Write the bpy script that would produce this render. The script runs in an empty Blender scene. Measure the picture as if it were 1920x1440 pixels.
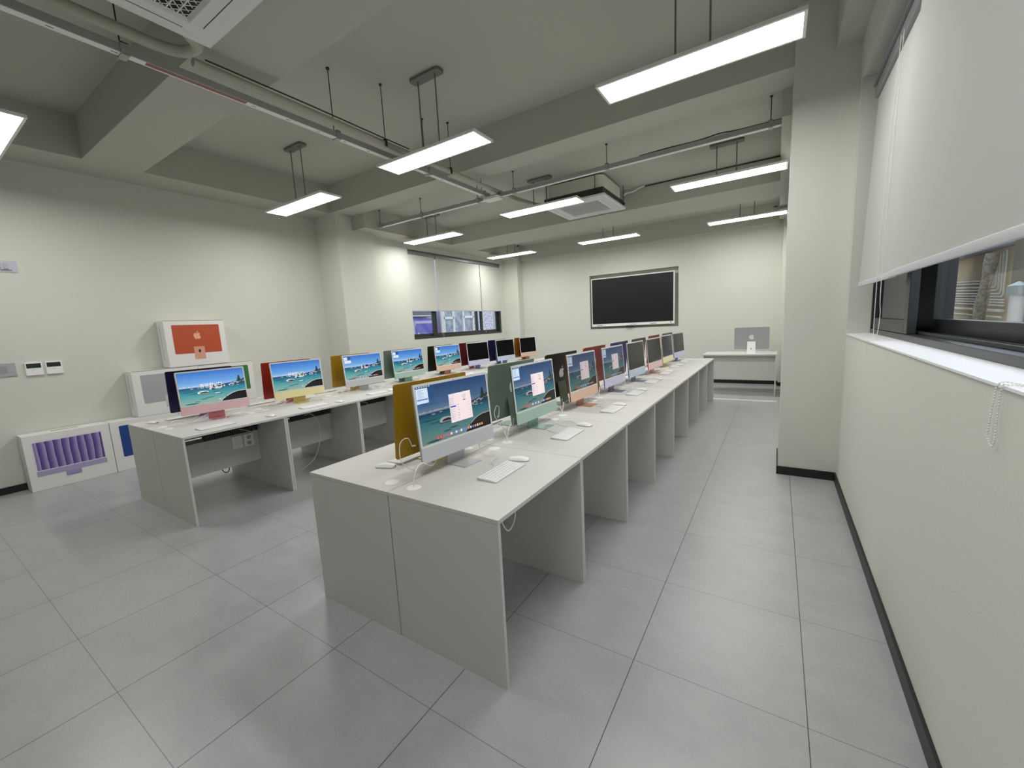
import bpy, math, random
from mathutils import Vector, Matrix
random.seed(7)
PI = math.pi
sc = bpy.context.scene
COL = sc.collection

# ------------------------------------------------------------------ materials
def srgb(r, g, b):
    f = lambda c: c / 12.92 if c <= 0.04045 else ((c + 0.055) / 1.055) ** 2.4
    return (f(r / 255), f(g / 255), f(b / 255), 1.0)

def mat(name, col, rough=0.5, metal=0.0, spec=0.5, noise=None, bump=None, coat=0.0):
    """principled material; noise=(scale, amount) varies the colour, bump=(scale, strength)"""
    m = bpy.data.materials.new(name)
    m.use_nodes = True
    nt = m.node_tree
    b = nt.nodes['Principled BSDF']
    b.inputs['Base Color'].default_value = col
    b.inputs['Roughness'].default_value = rough
    b.inputs['Metallic'].default_value = metal
    b.inputs['Specular IOR Level'].default_value = spec
    b.inputs['Coat Weight'].default_value = coat
    if noise or bump:
        tc = nt.nodes.new('ShaderNodeTexCoord')
    if noise:
        n = nt.nodes.new('ShaderNodeTexNoise')
        n.inputs['Scale'].default_value = noise[0]
        n.inputs['Detail'].default_value = 6
        n.inputs['Roughness'].default_value = 0.65
        mx = nt.nodes.new('ShaderNodeMix')
        mx.data_type = 'RGBA'
        a = noise[1]
        mx.inputs[6].default_value = tuple(c * (1 - a) for c in col[:3]) + (1,)
        mx.inputs[7].default_value = tuple(min(1, c * (1 + a)) for c in col[:3]) + (1,)
        nt.links.new(tc.outputs['Object'], n.inputs['Vector'])
        nt.links.new(n.outputs['Fac'], mx.inputs[0])
        nt.links.new(mx.outputs[2], b.inputs['Base Color'])
    if bump:
        n2 = nt.nodes.new('ShaderNodeTexNoise')
        n2.inputs['Scale'].default_value = bump[0]
        n2.inputs['Detail'].default_value = 4
        bp = nt.nodes.new('ShaderNodeBump')
        bp.inputs['Strength'].default_value = bump[1]
        bp.inputs['Distance'].default_value = 0.002
        nt.links.new(tc.outputs['Object'], n2.inputs['Vector'])
        nt.links.new(n2.outputs['Fac'], bp.inputs['Height'])
        nt.links.new(bp.outputs['Normal'], b.inputs['Normal'])
    return m

def emit(name, col, strength):
    m = bpy.data.materials.new(name)
    m.use_nodes = True
    nt = m.node_tree
    nt.nodes.remove(nt.nodes['Principled BSDF'])
    e = nt.nodes.new('ShaderNodeEmission')
    e.inputs['Color'].default_value = col
    e.inputs['Strength'].default_value = strength
    nt.links.new(e.outputs[0], nt.nodes['Material Output'].inputs['Surface'])
    return m

def screen_mat(name, strength):
    """a lit display: glossy black glass that emits the picture stored per face corner"""
    m = mat(name, (0.004, 0.004, 0.005, 1), 0.12, 0, 0.4)
    nt = m.node_tree
    a = nt.nodes.new('ShaderNodeVertexColor')
    a.layer_name = 'Col'
    b = nt.nodes['Principled BSDF']
    nt.links.new(a.outputs['Color'], b.inputs['Emission Color'])
    b.inputs['Emission Strength'].default_value = strength
    return m

def print_mat(name):
    """printed card: colour per face corner"""
    m = mat(name, (1, 1, 1, 1), 0.35)
    nt = m.node_tree
    a = nt.nodes.new('ShaderNodeVertexColor')
    a.layer_name = 'Col'
    nt.links.new(a.outputs['Color'], nt.nodes['Principled BSDF'].inputs['Base Color'])
    return m

def glass_mat(name):
    m = bpy.data.materials.new(name)
    m.use_nodes = True
    nt = m.node_tree
    nt.nodes.remove(nt.nodes['Principled BSDF'])
    t = nt.nodes.new('ShaderNodeBsdfTransparent')
    t.inputs[0].default_value = (0.93, 0.95, 0.97, 1)
    g = nt.nodes.new('ShaderNodeBsdfGlossy')
    g.inputs['Roughness'].default_value = 0.02
    f = nt.nodes.new('ShaderNodeFresnel')
    f.inputs['IOR'].default_value = 1.5
    mx = nt.nodes.new('ShaderNodeMixShader')
    nt.links.new(f.outputs[0], mx.inputs[0])
    nt.links.new(t.outputs[0], mx.inputs[1])
    nt.links.new(g.outputs[0], mx.inputs[2])
    nt.links.new(mx.outputs[0], nt.nodes['Material Output'].inputs['Surface'])
    return m

TX, TY, TS = 0.3864, 0.3921, 0.6052
def floor_mat():
    m = mat('floor_tile', srgb(158, 158, 159), 0.42, 0, 0.6)
    nt = m.node_tree
    b = nt.nodes['Principled BSDF']
    L = nt.links.new
    tc = nt.nodes.new('ShaderNodeTexCoord')
    sep = nt.nodes.new('ShaderNodeSeparateXYZ')
    L(tc.outputs['Object'], sep.inputs[0])
    def math_(op, a, bb=None):
        n = nt.nodes.new('ShaderNodeMath')
        n.operation = op
        for i, v in enumerate((a, bb)):
            if v is None:
                continue
            if isinstance(v, (int, float)):
                n.inputs[i].default_value = v
            else:
                L(v, n.inputs[i])
        return n.outputs[0]
    lines = []
    for ax, o, w in (('X', TX, 0.0032), ('Y', TY, 0.0022)):
        v = math_('DIVIDE', math_('SUBTRACT', sep.outputs[ax], o - 100 * TS), TS)
        fr = math_('FRACT', v)
        d = math_('MINIMUM', fr, math_('SUBTRACT', 1.0, fr))
        lines.append(math_('LESS_THAN', math_('MULTIPLY', d, TS), w / 2))
    g = math_('MAXIMUM', lines[0], math_('MULTIPLY', lines[1], 0.75))
    n1 = nt.nodes.new('ShaderNodeTexNoise'); n1.inputs['Scale'].default_value = 3.5; n1.inputs['Detail'].default_value = 8; n1.inputs['Roughness'].default_value = 0.7
    n2 = nt.nodes.new('ShaderNodeTexNoise'); n2.inputs['Scale'].default_value = 160; n2.inputs['Detail'].default_value = 3
    mp = nt.nodes.new('ShaderNodeMapping'); mp.inputs['Scale'].default_value = (1.0, 1.5, 1.0)
    L(tc.outputs['Object'], mp.inputs[0]); L(mp.outputs[0], n1.inputs['Vector']); L(tc.outputs['Object'], n2.inputs['Vector'])
    s = math_('ADD', math_('MULTIPLY', n1.outputs['Fac'], 0.55), math_('MULTIPLY', n2.outputs['Fac'], 0.45))
    cr = nt.nodes.new('ShaderNodeValToRGB')
    cr.color_ramp.elements[0].position = 0.3; cr.color_ramp.elements[0].color = srgb(153, 155, 157)
    cr.color_ramp.elements[1].position = 0.7; cr.color_ramp.elements[1].color = srgb(178, 180, 181)
    L(s, cr.inputs[0])
    mx = nt.nodes.new('ShaderNodeMix'); mx.data_type = 'RGBA'
    L(g, mx.inputs[0]); L(cr.outputs[0], mx.inputs[6]); mx.inputs[7].default_value = srgb(62, 62, 64)
    L(mx.outputs[2], b.inputs['Base Color'])
    bp = nt.nodes.new('ShaderNodeBump'); bp.inputs['Strength'].default_value = 0.12; bp.inputs['Distance'].default_value = 0.001
    L(n2.outputs['Fac'], bp.inputs['Height']); L(bp.outputs[0], b.inputs['Normal'])
    L(math_('ADD', 0.25, math_('MULTIPLY', n1.outputs['Fac'], 0.16)), b.inputs['Roughness'])
    return m

def ripple_mat():
    """printed purple wave artwork on the carton"""
    m = mat('purple_wave_print', srgb(110, 90, 160), 0.35)
    nt = m.node_tree
    L = nt.links.new
    tc = nt.nodes.new('ShaderNodeTexCoord')
    w = nt.nodes.new('ShaderNodeTexWave')
    w.wave_type = 'BANDS'; w.bands_direction = 'Y'; w.wave_profile = 'SAW'
    w.inputs['Scale'].default_value = 5.4; w.inputs['Distortion'].default_value = 1.1
    w.inputs['Detail'].default_value = 1; w.inputs['Detail Scale'].default_value = 1.2
    L(tc.outputs['Object'], w.inputs['Vector'])
    cr = nt.nodes.new('ShaderNodeValToRGB')
    cr.color_ramp.elements[0].position = 0.0; cr.color_ramp.elements[0].color = srgb(62, 50, 122)
    cr.color_ramp.elements[1].position = 1.0; cr.color_ramp.elements[1].color = srgb(186, 168, 208)
    e = cr.color_ramp.elements.new(0.45); e.color = srgb(116, 98, 168)
    L(w.outputs['Fac'], cr.inputs[0])
    L(cr.outputs[0], nt.nodes['Principled BSDF'].inputs['Base Color'])
    return m

def lake_wall_mat(name, c1, c2, scale, bumpy):
    m = mat(name, c1, 0.9, noise=None)
    nt = m.node_tree
    tc = nt.nodes.new('ShaderNodeTexCoord')
    v = nt.nodes.new('ShaderNodeTexNoise'); v.inputs['Scale'].default_value = scale; v.inputs['Detail'].default_value = 5
    cr = nt.nodes.new('ShaderNodeValToRGB')
    cr.color_ramp.elements[0].position = 0.4; cr.color_ramp.elements[0].color = c1
    cr.color_ramp.elements[1].position = 0.6; cr.color_ramp.elements[1].color = c2
    nt.links.new(tc.outputs['Object'], v.inputs['Vector']); nt.links.new(v.outputs['Fac'], cr.inputs[0])
    nt.links.new(cr.outputs[0], nt.nodes['Principled BSDF'].inputs['Base Color'])
    return m

PAINT = mat('cream_wall_paint', srgb(212, 213, 204), 0.75, 0, 0.3, bump=(140, 0.25))
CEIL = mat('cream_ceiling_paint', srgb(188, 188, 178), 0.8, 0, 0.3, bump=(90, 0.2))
FLOOR = floor_mat()
BLACK = mat('black_baseboard', srgb(24, 25, 25), 0.45)
LAMINATE = mat('light_grey_laminate', srgb(206, 205, 200), 0.5, 0, 0.45, noise=(220, 0.035))
ALU = mat('aluminium', srgb(200, 201, 203), 0.32, 0.9)
GALV = mat('galvanised_steel', srgb(172, 174, 174), 0.42, 0.25, noise=(25, 0.12))
GALVB = mat('tray_sheen_box_white', srgb(236, 237, 234), 0.3, 0.0, noise=(18, 0.06))  # whiteness paints in reflected light under the trays; junction box is simply pale
ROD = mat('dark_threaded_rod', srgb(60, 60, 58), 0.5, 0.6)
LAMPROD = mat('grey_lamp_rod', srgb(128, 128, 122), 0.45, 0.2)
CANOPY = mat('grey_lamp_canopy', srgb(118, 118, 112), 0.5, 0.1)
LAMPFRAME = mat('white_lamp_frame', srgb(236, 236, 234), 0.45)
DIFF = emit('lamp_diffuser', (1.0, 0.985, 0.955, 1), 27.0)
ACWHITE = mat('air_conditioner_white', srgb(226, 227, 228), 0.4)
ACWRAP = mat('air_conditioner_insulation', srgb(222, 222, 210), 0.8, bump=(30, 0.6))
DARKGREY = mat('dark_grey_plastic', srgb(58, 60, 62), 0.5)
PIPEM = mat('pipe_insulation', srgb(182, 180, 166), 0.8, bump=(60, 0.4))
BLIND2 = mat('far_blind_fabric', srgb(208, 209, 201), 0.85, bump=(500, 0.3))
BLIND = mat('blind_fabric', srgb(186, 187, 183), 0.85, bump=(500, 0.3))
BLINDBAR = mat('blind_bottom_bar', srgb(196, 198, 202), 0.4)
CASS = mat('blind_headrail_grey', srgb(138, 140, 144), 0.35, 0.4)
CHAIN = mat('white_bead_chain', srgb(238, 238, 234), 0.25)
WFRAME = mat('dark_window_frame', srgb(52, 54, 53), 0.35, 0.1)
GLASS = glass_mat('window_glass')
SILL = mat('white_sill', srgb(236, 236, 236), 0.55)
WHITE = mat('white_plastic', srgb(240, 240, 238), 0.35)
WHITEK = mat('white_key', srgb(244, 244, 243), 0.4)
KBODY = mat('keyboard_aluminium', srgb(196, 197, 199), 0.4, 0.3)
CABLE = mat('white_cable', srgb(232, 231, 224), 0.5)
CARD = mat('white_carton', srgb(232, 231, 228), 0.55, noise=(40, 0.02))
PRINT = print_mat('carton_print')
RIPPLE = ripple_mat()
BEZEL = mat('white_bezel', srgb(226, 228, 228), 0.25)
SCR_ON = screen_mat('screen_bright', 0.86)
SCR_DIM = screen_mat('screen_dimmer', 0.42)
SCR_DIM2 = screen_mat('screen_dimmest', 0.24)
SCR_OFF = mat('screen_black_glass', (0.006, 0.006, 0.007, 1), 0.1, 0, 0.45)
SCR_BLACK = mat('screen_matt_black', (0.003, 0.003, 0.004, 1), 0.35, 0, 0.06)
TVBLACK = mat('display_black_glass', (0.010, 0.012, 0.013, 1), 0.28, 0, 0.35)
STEELTRIM = mat('recess_trim_grey', srgb(196, 196, 188), 0.4, 0.3)
PLATE = mat('grey_switch_plate', srgb(176, 178, 180), 0.4, 0.2)
PLATE2 = mat('grey_rocker', srgb(158, 160, 162), 0.4, 0.2)
LILAC = mat('lilac_plastic_plate', srgb(196, 196, 212), 0.15)
LCD = mat('dark_lcd', srgb(36, 48, 46), 0.2)
GRILLEDARK = mat('grille_dark', srgb(40, 42, 44), 0.7)
REDPAINT = mat('worn_red_marking', srgb(150, 98, 94), 0.6, noise=(60, 0.15))

IMAC = {  # back, chin / stand
    'silver': (srgb(176, 178, 180), srgb(196, 199, 202), srgb(186, 188, 190)),
    'green': (srgb(120, 138, 126), srgb(172, 198, 186), srgb(120, 142, 130)),
    'shaded green': (srgb(30, 40, 28), srgb(170, 200, 184), srgb(96, 104, 90)),  # the green above with shade painted into the back colour
    'orange': (srgb(176, 92, 24), srgb(230, 194, 172), srgb(200, 146, 118)),
    'burnt orange': (srgb(150, 62, 32), srgb(230, 194, 172), srgb(176, 122, 98)),
    'purple': (srgb(62, 54, 112), srgb(210, 208, 238), srgb(140, 138, 180)),
    'blue': (srgb(18, 24, 66), srgb(196, 212, 238), srgb(128, 142, 176)),
    'pink': (srgb(160, 44, 36), srgb(238, 196, 204), srgb(212, 140, 146)),
    'dark red': (srgb(110, 26, 20), srgb(232, 178, 184), srgb(190, 120, 120)),
    'yellow': (srgb(164, 128, 20), srgb(242, 234, 178), srgb(214, 190, 110)),
    'peach': (srgb(150, 88, 58), srgb(230, 194, 172), srgb(190, 142, 118)),
    'lilac': (srgb(112, 106, 150), srgb(210, 208, 238), srgb(122, 120, 152)),
    'sky': (srgb(96, 110, 146), srgb(196, 212, 238), srgb(122, 134, 162)),
    'rose': (srgb(166, 88, 90), srgb(238, 196, 204), srgb(206, 140, 146)),
    'cream': (srgb(184, 158, 84), srgb(242, 234, 178), srgb(214, 196, 124)),
    'mint': (srgb(74, 96, 84), srgb(172, 198, 186), srgb(148, 178, 164)),
    'amber': (srgb(150, 96, 22), srgb(230, 194, 172), srgb(190, 142, 110)),
    'slate': (srgb(70, 74, 78), srgb(196, 199, 202), srgb(170, 172, 176)),
}
IM = {}
for k, (a, b, c) in IMAC.items():
    kk = k.replace(' ', '_')
    IM[k] = (mat(kk + '_back', a, 0.32, 0.25), mat(kk + '_chin', b, 0.35), mat(kk + '_stand', c, 0.35, 0.2),
             mat(kk + '_logo', tuple(min(1, x * 0.3 + 0.60) for x in b[:3]) + (1,), 0.3, 0.0))

# ------------------------------------------------------------------ mesh helpers
class MB:
    def __init__(s):
        s.v = []; s.f = []; s.m = []; s.sm = []; s.c = []
    def poly(s, pts, mi=0, smooth=False, col=None):
        b = len(s.v)
        s.v += [tuple(p) for p in pts]
        s.f.append(tuple(range(b, b + len(pts)))); s.m.append(mi); s.sm.append(smooth)
        s.c.append(col)
        return s
    def faces(s, vs, fs, mi=0, smooth=False, col=None):
        b = len(s.v)
        s.v += [tuple(p) for p in vs]
        for f in fs:
            s.f.append(tuple(b + i for i in f)); s.m.append(mi); s.sm.append(smooth); s.c.append(col)
        return s
    def box(s, x0, y0, z0, x1, y1, z1, mi=0, col=None):
        vs = [(x0, y0, z0), (x1, y0, z0), (x1, y1, z0), (x0, y1, z0), (x0, y0, z1), (x1, y0, z1), (x1, y1, z1), (x0, y1, z1)]
        s.faces(vs, [(0, 3, 2, 1), (4, 5, 6, 7), (0, 1, 5, 4), (1, 2, 6, 5), (2, 3, 7, 6), (3, 0, 4, 7)], mi, False, col)
        return s
    def prism(s, prof, fn, a, b, mi=0, smooth=False):
        """prof: ccw 2d outline; fn(p, q, t) -> 3d; extruded from t=a to t=b"""
        n = len(prof)
        vs = [fn(p, q, a) for p, q in prof] + [fn(p, q, b) for p, q in prof]
        s.faces(vs, [tuple(reversed(range(n))), tuple(range(n, 2 * n))], mi)
        s.faces(vs, [(i, (i + 1) % n, n + (i + 1) % n, n + i) for i in range(n)], mi, smooth)
        return s
    def tube(s, pts, r, n=8, mi=0, cap=True, closed=False):
        pts = [Vector(p) for p in pts]
        N = len(pts)
        rings = []
        up = None
        for i, p in enumerate(pts):
            t = (pts[min(i + 1, N - 1)] - pts[max(i - 1, 0)])
            if t.length < 1e-9:
                t = Vector((0, 0, 1))
            t.normalize()
            if up is None:
                up = Vector((0, 0, 1)) if abs(t.z) < 0.9 else Vector((1, 0, 0))
            x = up - t * up.dot(t)
            if x.length < 1e-6:
                x = t.orthogonal()
            x.normalize(); y = t.cross(x); up = x
            rr = r(i / (N - 1)) if callable(r) else r
            rings.append([p + (x * math.cos(2 * PI * k / n) + y * math.sin(2 * PI * k / n)) * rr for k in range(n)])
        vs = [q for rg in rings for q in rg]
        fs = [(i * n + k, i * n + (k + 1) % n, (i + 1) * n + (k + 1) % n, (i + 1) * n + k) for i in range(N - 1) for k in range(n)]
        s.faces(vs, fs, mi, True)
        if cap:
            s.faces(rings[0], [tuple(reversed(range(n)))], mi)
            s.faces(rings[-1], [tuple(range(n))], mi)
        return s
    def ball(s, c, r, n=8, m=5, mi=0):
        vs = [(c[0], c[1], c[2] - r)]
        for j in range(1, m):
            a = -PI / 2 + PI * j / m
            for i in range(n):
                b = 2 * PI * i / n
                vs.append((c[0] + r * math.cos(a) * math.cos(b), c[1] + r * math.cos(a) * math.sin(b), c[2] + r * math.sin(a)))
        vs.append((c[0], c[1], c[2] + r))
        fs = [(0, 1 + (i + 1) % n, 1 + i) for i in range(n)]
        for j in range(m - 2):
            for i in range(n):
                a = 1 + j * n + i; b = 1 + j * n + (i + 1) % n
                fs.append((a, b, b + n, a + n))
        l = len(vs) - 1
        fs += [(l, 1 + (m - 2) * n + i, 1 + (m - 2) * n + (i + 1) % n) for i in range(n)]
        s.faces(vs, fs, mi, True)
        return s
    def build(s, name, mats, parent=None, bevel=0.0, loc=None):
        me = bpy.data.meshes.new(name)
        me.from_pydata(s.v, [], s.f)
        for m in (mats if isinstance(mats, (list, tuple)) else [mats]):
            me.materials.append(m)
        for p, mi, sm in zip(me.polygons, s.m, s.sm):
            p.material_index = mi; p.use_smooth = sm
        if any(c is not None for c in s.c):
            at = me.color_attributes.new('Col', 'FLOAT_COLOR', 'CORNER')
            for p, c in zip(me.polygons, s.c):
                for k, li in enumerate(p.loop_indices):
                    cc = (c[k] if isinstance(c, list) else c) or (0, 0, 0)
                    at.data[li].color = tuple(cc[:3]) + (1,)
        o = bpy.data.objects.new(name, me)
        COL.objects.link(o)
        if parent is not None:
            o.parent = parent
        if loc is not None:
            o.location = loc
        if bevel:
            bv = o.modifiers.new('Bevel', 'BEVEL'); bv.width = bevel; bv.segments = 2; bv.limit_method = 'ANGLE'
        return o

def thing(name, label, cat, loc=(0, 0, 0), rz=0.0, group=None):
    o = bpy.data.objects.new(name, None)
    o.empty_display_size = 0.05
    COL.objects.link(o)
    o.location = loc; o.rotation_euler = (0, 0, rz)
    o['label'] = label; o['category'] = cat
    if group:
        o['group'] = group
    return o

def tag(o, label, cat, group=None):
    o['label'] = label; o['category'] = cat
    if group:
        o['group'] = group
    return o

def struct(o):
    o['kind'] = 'structure'
    return o

def kids(o):
    return [c for c in COL.objects if c.parent == o]

def dup(root, loc, rz=0.0, label=None, group=None, omit=()):
    r = root.copy(); COL.objects.link(r); r.location = loc; r.rotation_euler = (0, 0, rz)
    if label:
        r['label'] = label
    if group:
        r['group'] = group
    for ch in KID[root.name]:
        c = ch.copy(); COL.objects.link(c); c.parent = r
        for g in KID.get(ch.name, []):
            d = g.copy(); COL.objects.link(d); d.parent = c
    return r
KID = {}
def index_kids(root):
    KID[root.name] = kids(root)
    for c in KID[root.name]:
        k = kids(c)
        if k:
            KID[c.name] = k

def bx(name, m, x0, y0, z0, x1, y1, z1, parent=None, bevel=0.0):
    return MB().box(x0, y0, z0, x1, y1, z1).build(name, m, parent, bevel)

def rrect(w, h, r, n=5):
    """rounded rectangle outline centred at 0, ccw"""
    out = []
    for cx, cy, a0 in ((w / 2 - r, h / 2 - r, 0), (-w / 2 + r, h / 2 - r, 90), (-w / 2 + r, -h / 2 + r, 180), (w / 2 - r, -h / 2 + r, 270)):
        for i in range(n + 1):
            a = math.radians(a0 + 90 * i / n)
            out.append((cx + r * math.cos(a), cy + r * math.sin(a)))
    return out

def smooth(pts, k=6):
    """catmull-rom through the points"""
    P = [Vector(p) for p in pts]
    P = [P[0] * 2 - P[1]] + P + [P[-1] * 2 - P[-2]]
    out = []
    for i in range(1, len(P) - 2):
        p0, p1, p2, p3 = P[i - 1:i + 3]
        for j in range(k):
            t = j / k
            out.append(0.5 * ((2 * p1) + (p2 - p0) * t + (2 * p0 - 5 * p1 + 4 * p2 - p3) * t * t + (3 * p1 - p0 - 3 * p2 + p3) * t ** 3))
    out.append(P[-2])
    return out

ORD = ['first', 'second', 'third', 'fourth', 'fifth', 'sixth', 'seventh', 'eighth']

# ------------------------------------------------------------------ room shell
W_, D1 = 0.793, 0.6101            # desk pitch and depth
XWL, XWR, XWL2, XWR2 = -5.70, 1.312, -5.30, 0.99
YF, YB = -3.4, 8.42
ZB, ZS, ZB2, ZS2 = 3.342, 3.753, 3.12, 3.43
H = 0.72

struct(MB().poly([(-6, YF - .1, 0), (1.6, YF - .1, 0), (1.6, YB + .3, 0), (-6, YB + .3, 0)]).build('floor', FLOOR))

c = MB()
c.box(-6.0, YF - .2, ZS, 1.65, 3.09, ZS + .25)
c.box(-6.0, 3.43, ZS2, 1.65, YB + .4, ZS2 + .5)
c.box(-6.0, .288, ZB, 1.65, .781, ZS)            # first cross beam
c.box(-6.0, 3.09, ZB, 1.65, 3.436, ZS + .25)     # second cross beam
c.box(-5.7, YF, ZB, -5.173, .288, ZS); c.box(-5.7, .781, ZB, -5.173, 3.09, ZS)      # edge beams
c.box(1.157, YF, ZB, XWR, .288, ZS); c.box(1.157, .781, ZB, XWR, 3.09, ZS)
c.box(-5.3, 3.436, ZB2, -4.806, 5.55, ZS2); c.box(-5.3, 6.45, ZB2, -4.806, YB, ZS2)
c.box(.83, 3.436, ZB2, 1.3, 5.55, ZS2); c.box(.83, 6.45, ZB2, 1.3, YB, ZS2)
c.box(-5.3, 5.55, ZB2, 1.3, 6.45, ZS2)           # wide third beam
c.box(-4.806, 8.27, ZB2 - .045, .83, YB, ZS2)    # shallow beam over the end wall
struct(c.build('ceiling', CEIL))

# walls: left (near bay, column, window bay), right, end wall with recess, wall behind the camera
w = MB()
w.box(-6.0, YF, 0, XWL, 3.14, ZS)
w.box(XWL, 3.14, 0, -5.125, 3.86, ZB)
w.box(-5.6, 3.86, 0, XWL2, 4.80, ZS2)
w.box(-5.6, 4.80, 0, XWL2, 8.02, 1.245)
w.box(-5.6, 4.80, 3.02, XWL2, 8.02, ZS2)
w.box(-5.6, 8.02, 0, XWL2, YB, ZS2)
w.box(XWL2, 8.17, 0, -4.855, YB, ZS2)
struct(w.build('wall_left', PAINT))
w = MB()
w.box(XWR, YF, 0, 1.70, 2.935, 1.232)
w.box(XWR, YF, 3.06, 1.70, 2.935, ZS)
w.box(XWR, 2.935, 0, 1.70, 3.06, ZS)
w.box(XWR, YF, 1.232, 1.70, -2.2, 3.06)
w.box(.905, 3.05, 0, 1.60, 3.60, ZS)
w.box(XWR2, 3.60, 0, 1.45, 4.7, ZS2); w.box(XWR2, 4.7, 0, 1.45, 7.9, 1.232); w.box(XWR2, 4.7, 3.02, 1.45, 7.9, ZS2)
w.box(XWR2, 7.9, 0, 1.45, YB, ZS2)
w.box(.905, 8.22, 0, XWR2, YB, ZS2)
struct(w.build('wall_right', PAINT))
RX0, RX1, RZ0, RZ1 = -2.985, -.952, 1.228, 2.506
w = MB()
w.box(-5.6, YB, 0, RX0, YB + .3, ZS2); w.box(RX1, YB, 0, 1.45, YB + .3, ZS2)
w.box(RX0, YB, 0, RX1, YB + .3, RZ0); w.box(RX0, YB, RZ1, RX1, YB + .3, ZS2)
w.box(RX0, YB + .14, RZ0, RX1, YB + .3, RZ1)
struct(w.build('wall_back', PAINT))
struct(bx('wall_front', PAINT, -6.0, YF - .3, 0, 1.65, YF, ZS))
t = MB()                                          # grey metal lining of the recess
e = .006
t.box(RX0, YB - .004, RZ0, RX0 + e, YB + .139, RZ1); t.box(RX1 - e, YB - .004, RZ0, RX1, YB + .139, RZ1)
t.box(RX0 + e, YB - .004, RZ0, RX1 - e, YB + .139, RZ0 + e); t.box(RX0 + e, YB - .004, RZ1 - e, RX1 - e, YB + .139, RZ1)
struct(t.build('trim_1', STEELTRIM))
# baseboards
b = MB(); hb = .072
b.box(XWL, YF, 0, XWL + .012, 3.14, hb); b.box(XWL + .012, 3.128, 0, -5.113, 3.14, hb); b.box(-5.125, 3.14, 0, -5.113, 3.86, hb)
b.box(XWL2, 3.86, 0, XWL2 + .012, 8.17, hb); b.box(XWL2 + .012, 8.158, 0, -4.843, 8.17, hb); b.box(-4.855, 8.17, 0, -4.843, YB, hb)
struct(b.build('baseboard_left', BLACK))
b = MB()
b.box(XWR - .012, YF, 0, XWR, 3.038, hb); b.box(.893, 3.038, 0, XWR, 3.05, hb); b.box(.893, 3.05, 0, .905, 3.6, hb)
b.box(.893, 3.6, 0, XWR2 - .012, 3.612, hb); b.box(XWR2 - .012, 3.6, 0, XWR2, 8.208, hb)
b.box(.893, 8.208, 0, XWR2, 8.22, hb); b.box(.893, 8.22, 0, .905, YB, hb)
struct(b.build('baseboard_right', BLACK))
struct(bx('baseboard_back', BLACK, -4.843, YB - .012, 0, .893, YB, hb))
struct(bx('trim_2', mat('bright_floor_strip', srgb(236, 238, 240), .35), -5.28, 6.49, 0, .893, 6.55, .010))       # metal floor strip
struct(MB().box(XWR - .006, -2.2, 1.2325, 1.452, 2.934, 1.240).build('trim_3', SILL))  # white window sill
# ------------------------------------------------------------------ windows
def sash_rect(mb, xa, xb, y0, y1, z0, z1, st, rb, rt):
    mb.box(xa, y0, z0, xb, y0 + st, z1); mb.box(xa, y1 - st, z0, xb, y1, z1)
    mb.box(xa, y0 + st, z0, xb, y1 - st, z0 + rb); mb.box(xa, y0 + st, z1 - rt, xb, y1 - st, z1)
win = bpy.data.objects.new('window_1', None); COL.objects.link(win); win.location = (1.45, 1.0, 1.24); struct(win)
def inw(o, root):
    o.parent = root; o.matrix_parent_inverse = Matrix.Translation(-Vector(root.location)); return o
m = MB()
sash_rect(m, 1.45, 1.68, -2.2, 2.935, 1.24, 3.06, .022, .034, .05)
m.box(1.505, -2.17, 1.274, 1.515, 2.912, 1.290); m.box(1.562, -2.17, 1.274, 1.570, 2.912, 1.284)
m.box(1.60, 2.10, 1.274, 1.68, 2.74, 3.01)
inw(m.build('window_frame', WFRAME, None, .002), win)
for (xa, xb, y0, y1, nm) in ((1.458, 1.498, 1.93, 2.915, 'a'), (1.585, 1.625, -.30, 2.12, 'b'), (1.458, 1.498, -2.17, -.12, 'c')):
    m = MB(); sash_rect(m, xa, xb, y0, y1, 1.275, 3.01, .075, .078, .07)
    s_ = inw(m.build('sash', WFRAME, None, .003), win)
    p = MB().poly([((xa + xb) / 2, y0 + .07, 1.355), ((xa + xb) / 2, y0 + .07, 2.945), ((xa + xb) / 2, y1 - .07, 2.945), ((xa + xb) / 2, y1 - .07, 1.355)]).build('pane', GLASS)
    p.parent = s_
win2 = bpy.data.objects.new('window_2', None); COL.objects.link(win2); win2.location = (-5.4, 6.4, 1.245); struct(win2)
m = MB(); sash_rect(m, -5.47, -5.345, 4.80, 8.02, 1.245, 3.02, .035, .045, .05)
inw(m.build('window_frame', WFRAME, None, .002), win2)
for (xa, xb, y0, y1) in ((-5.45, -5.42, 4.83, 5.62), (-5.405, -5.37, 5.44, 7.24), (-5.45, -5.42, 7.02, 7.99)):
    m = MB(); sash_rect(m, xa, xb, y0, y1, 1.285, 2.975, .09, .065, .06)
    s_ = inw(m.build('sash', WFRAME, None, .003), win2)
    p = MB().poly([((xa + xb) / 2, y0 + .085, 1.345), ((xa + xb) / 2, y1 - .085, 1.345), ((xa + xb) / 2, y1 - .085, 2.92), ((xa + xb) / 2, y0 + .085, 2.92)]).build('pane', GLASS)
    p.parent = s_
win3 = bpy.data.objects.new('window_3', None); COL.objects.link(win3); win3.location = (1.3, 6.3, 1.24); struct(win3)
m = MB(); sash_rect(m, 1.12, 1.2, 4.7, 7.9, 1.232, 3.02, .06, .06, .06); m.box(1.12, 6.25, 1.29, 1.2, 6.35, 2.96)
inw(m.build('window_frame', WFRAME), win3)
inw(MB().poly([(1.157, 4.76, 1.29), (1.157, 4.76, 2.96), (1.157, 7.84, 2.96), (1.157, 7.84, 1.29)]).build('pane', GLASS), win3)

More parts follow.
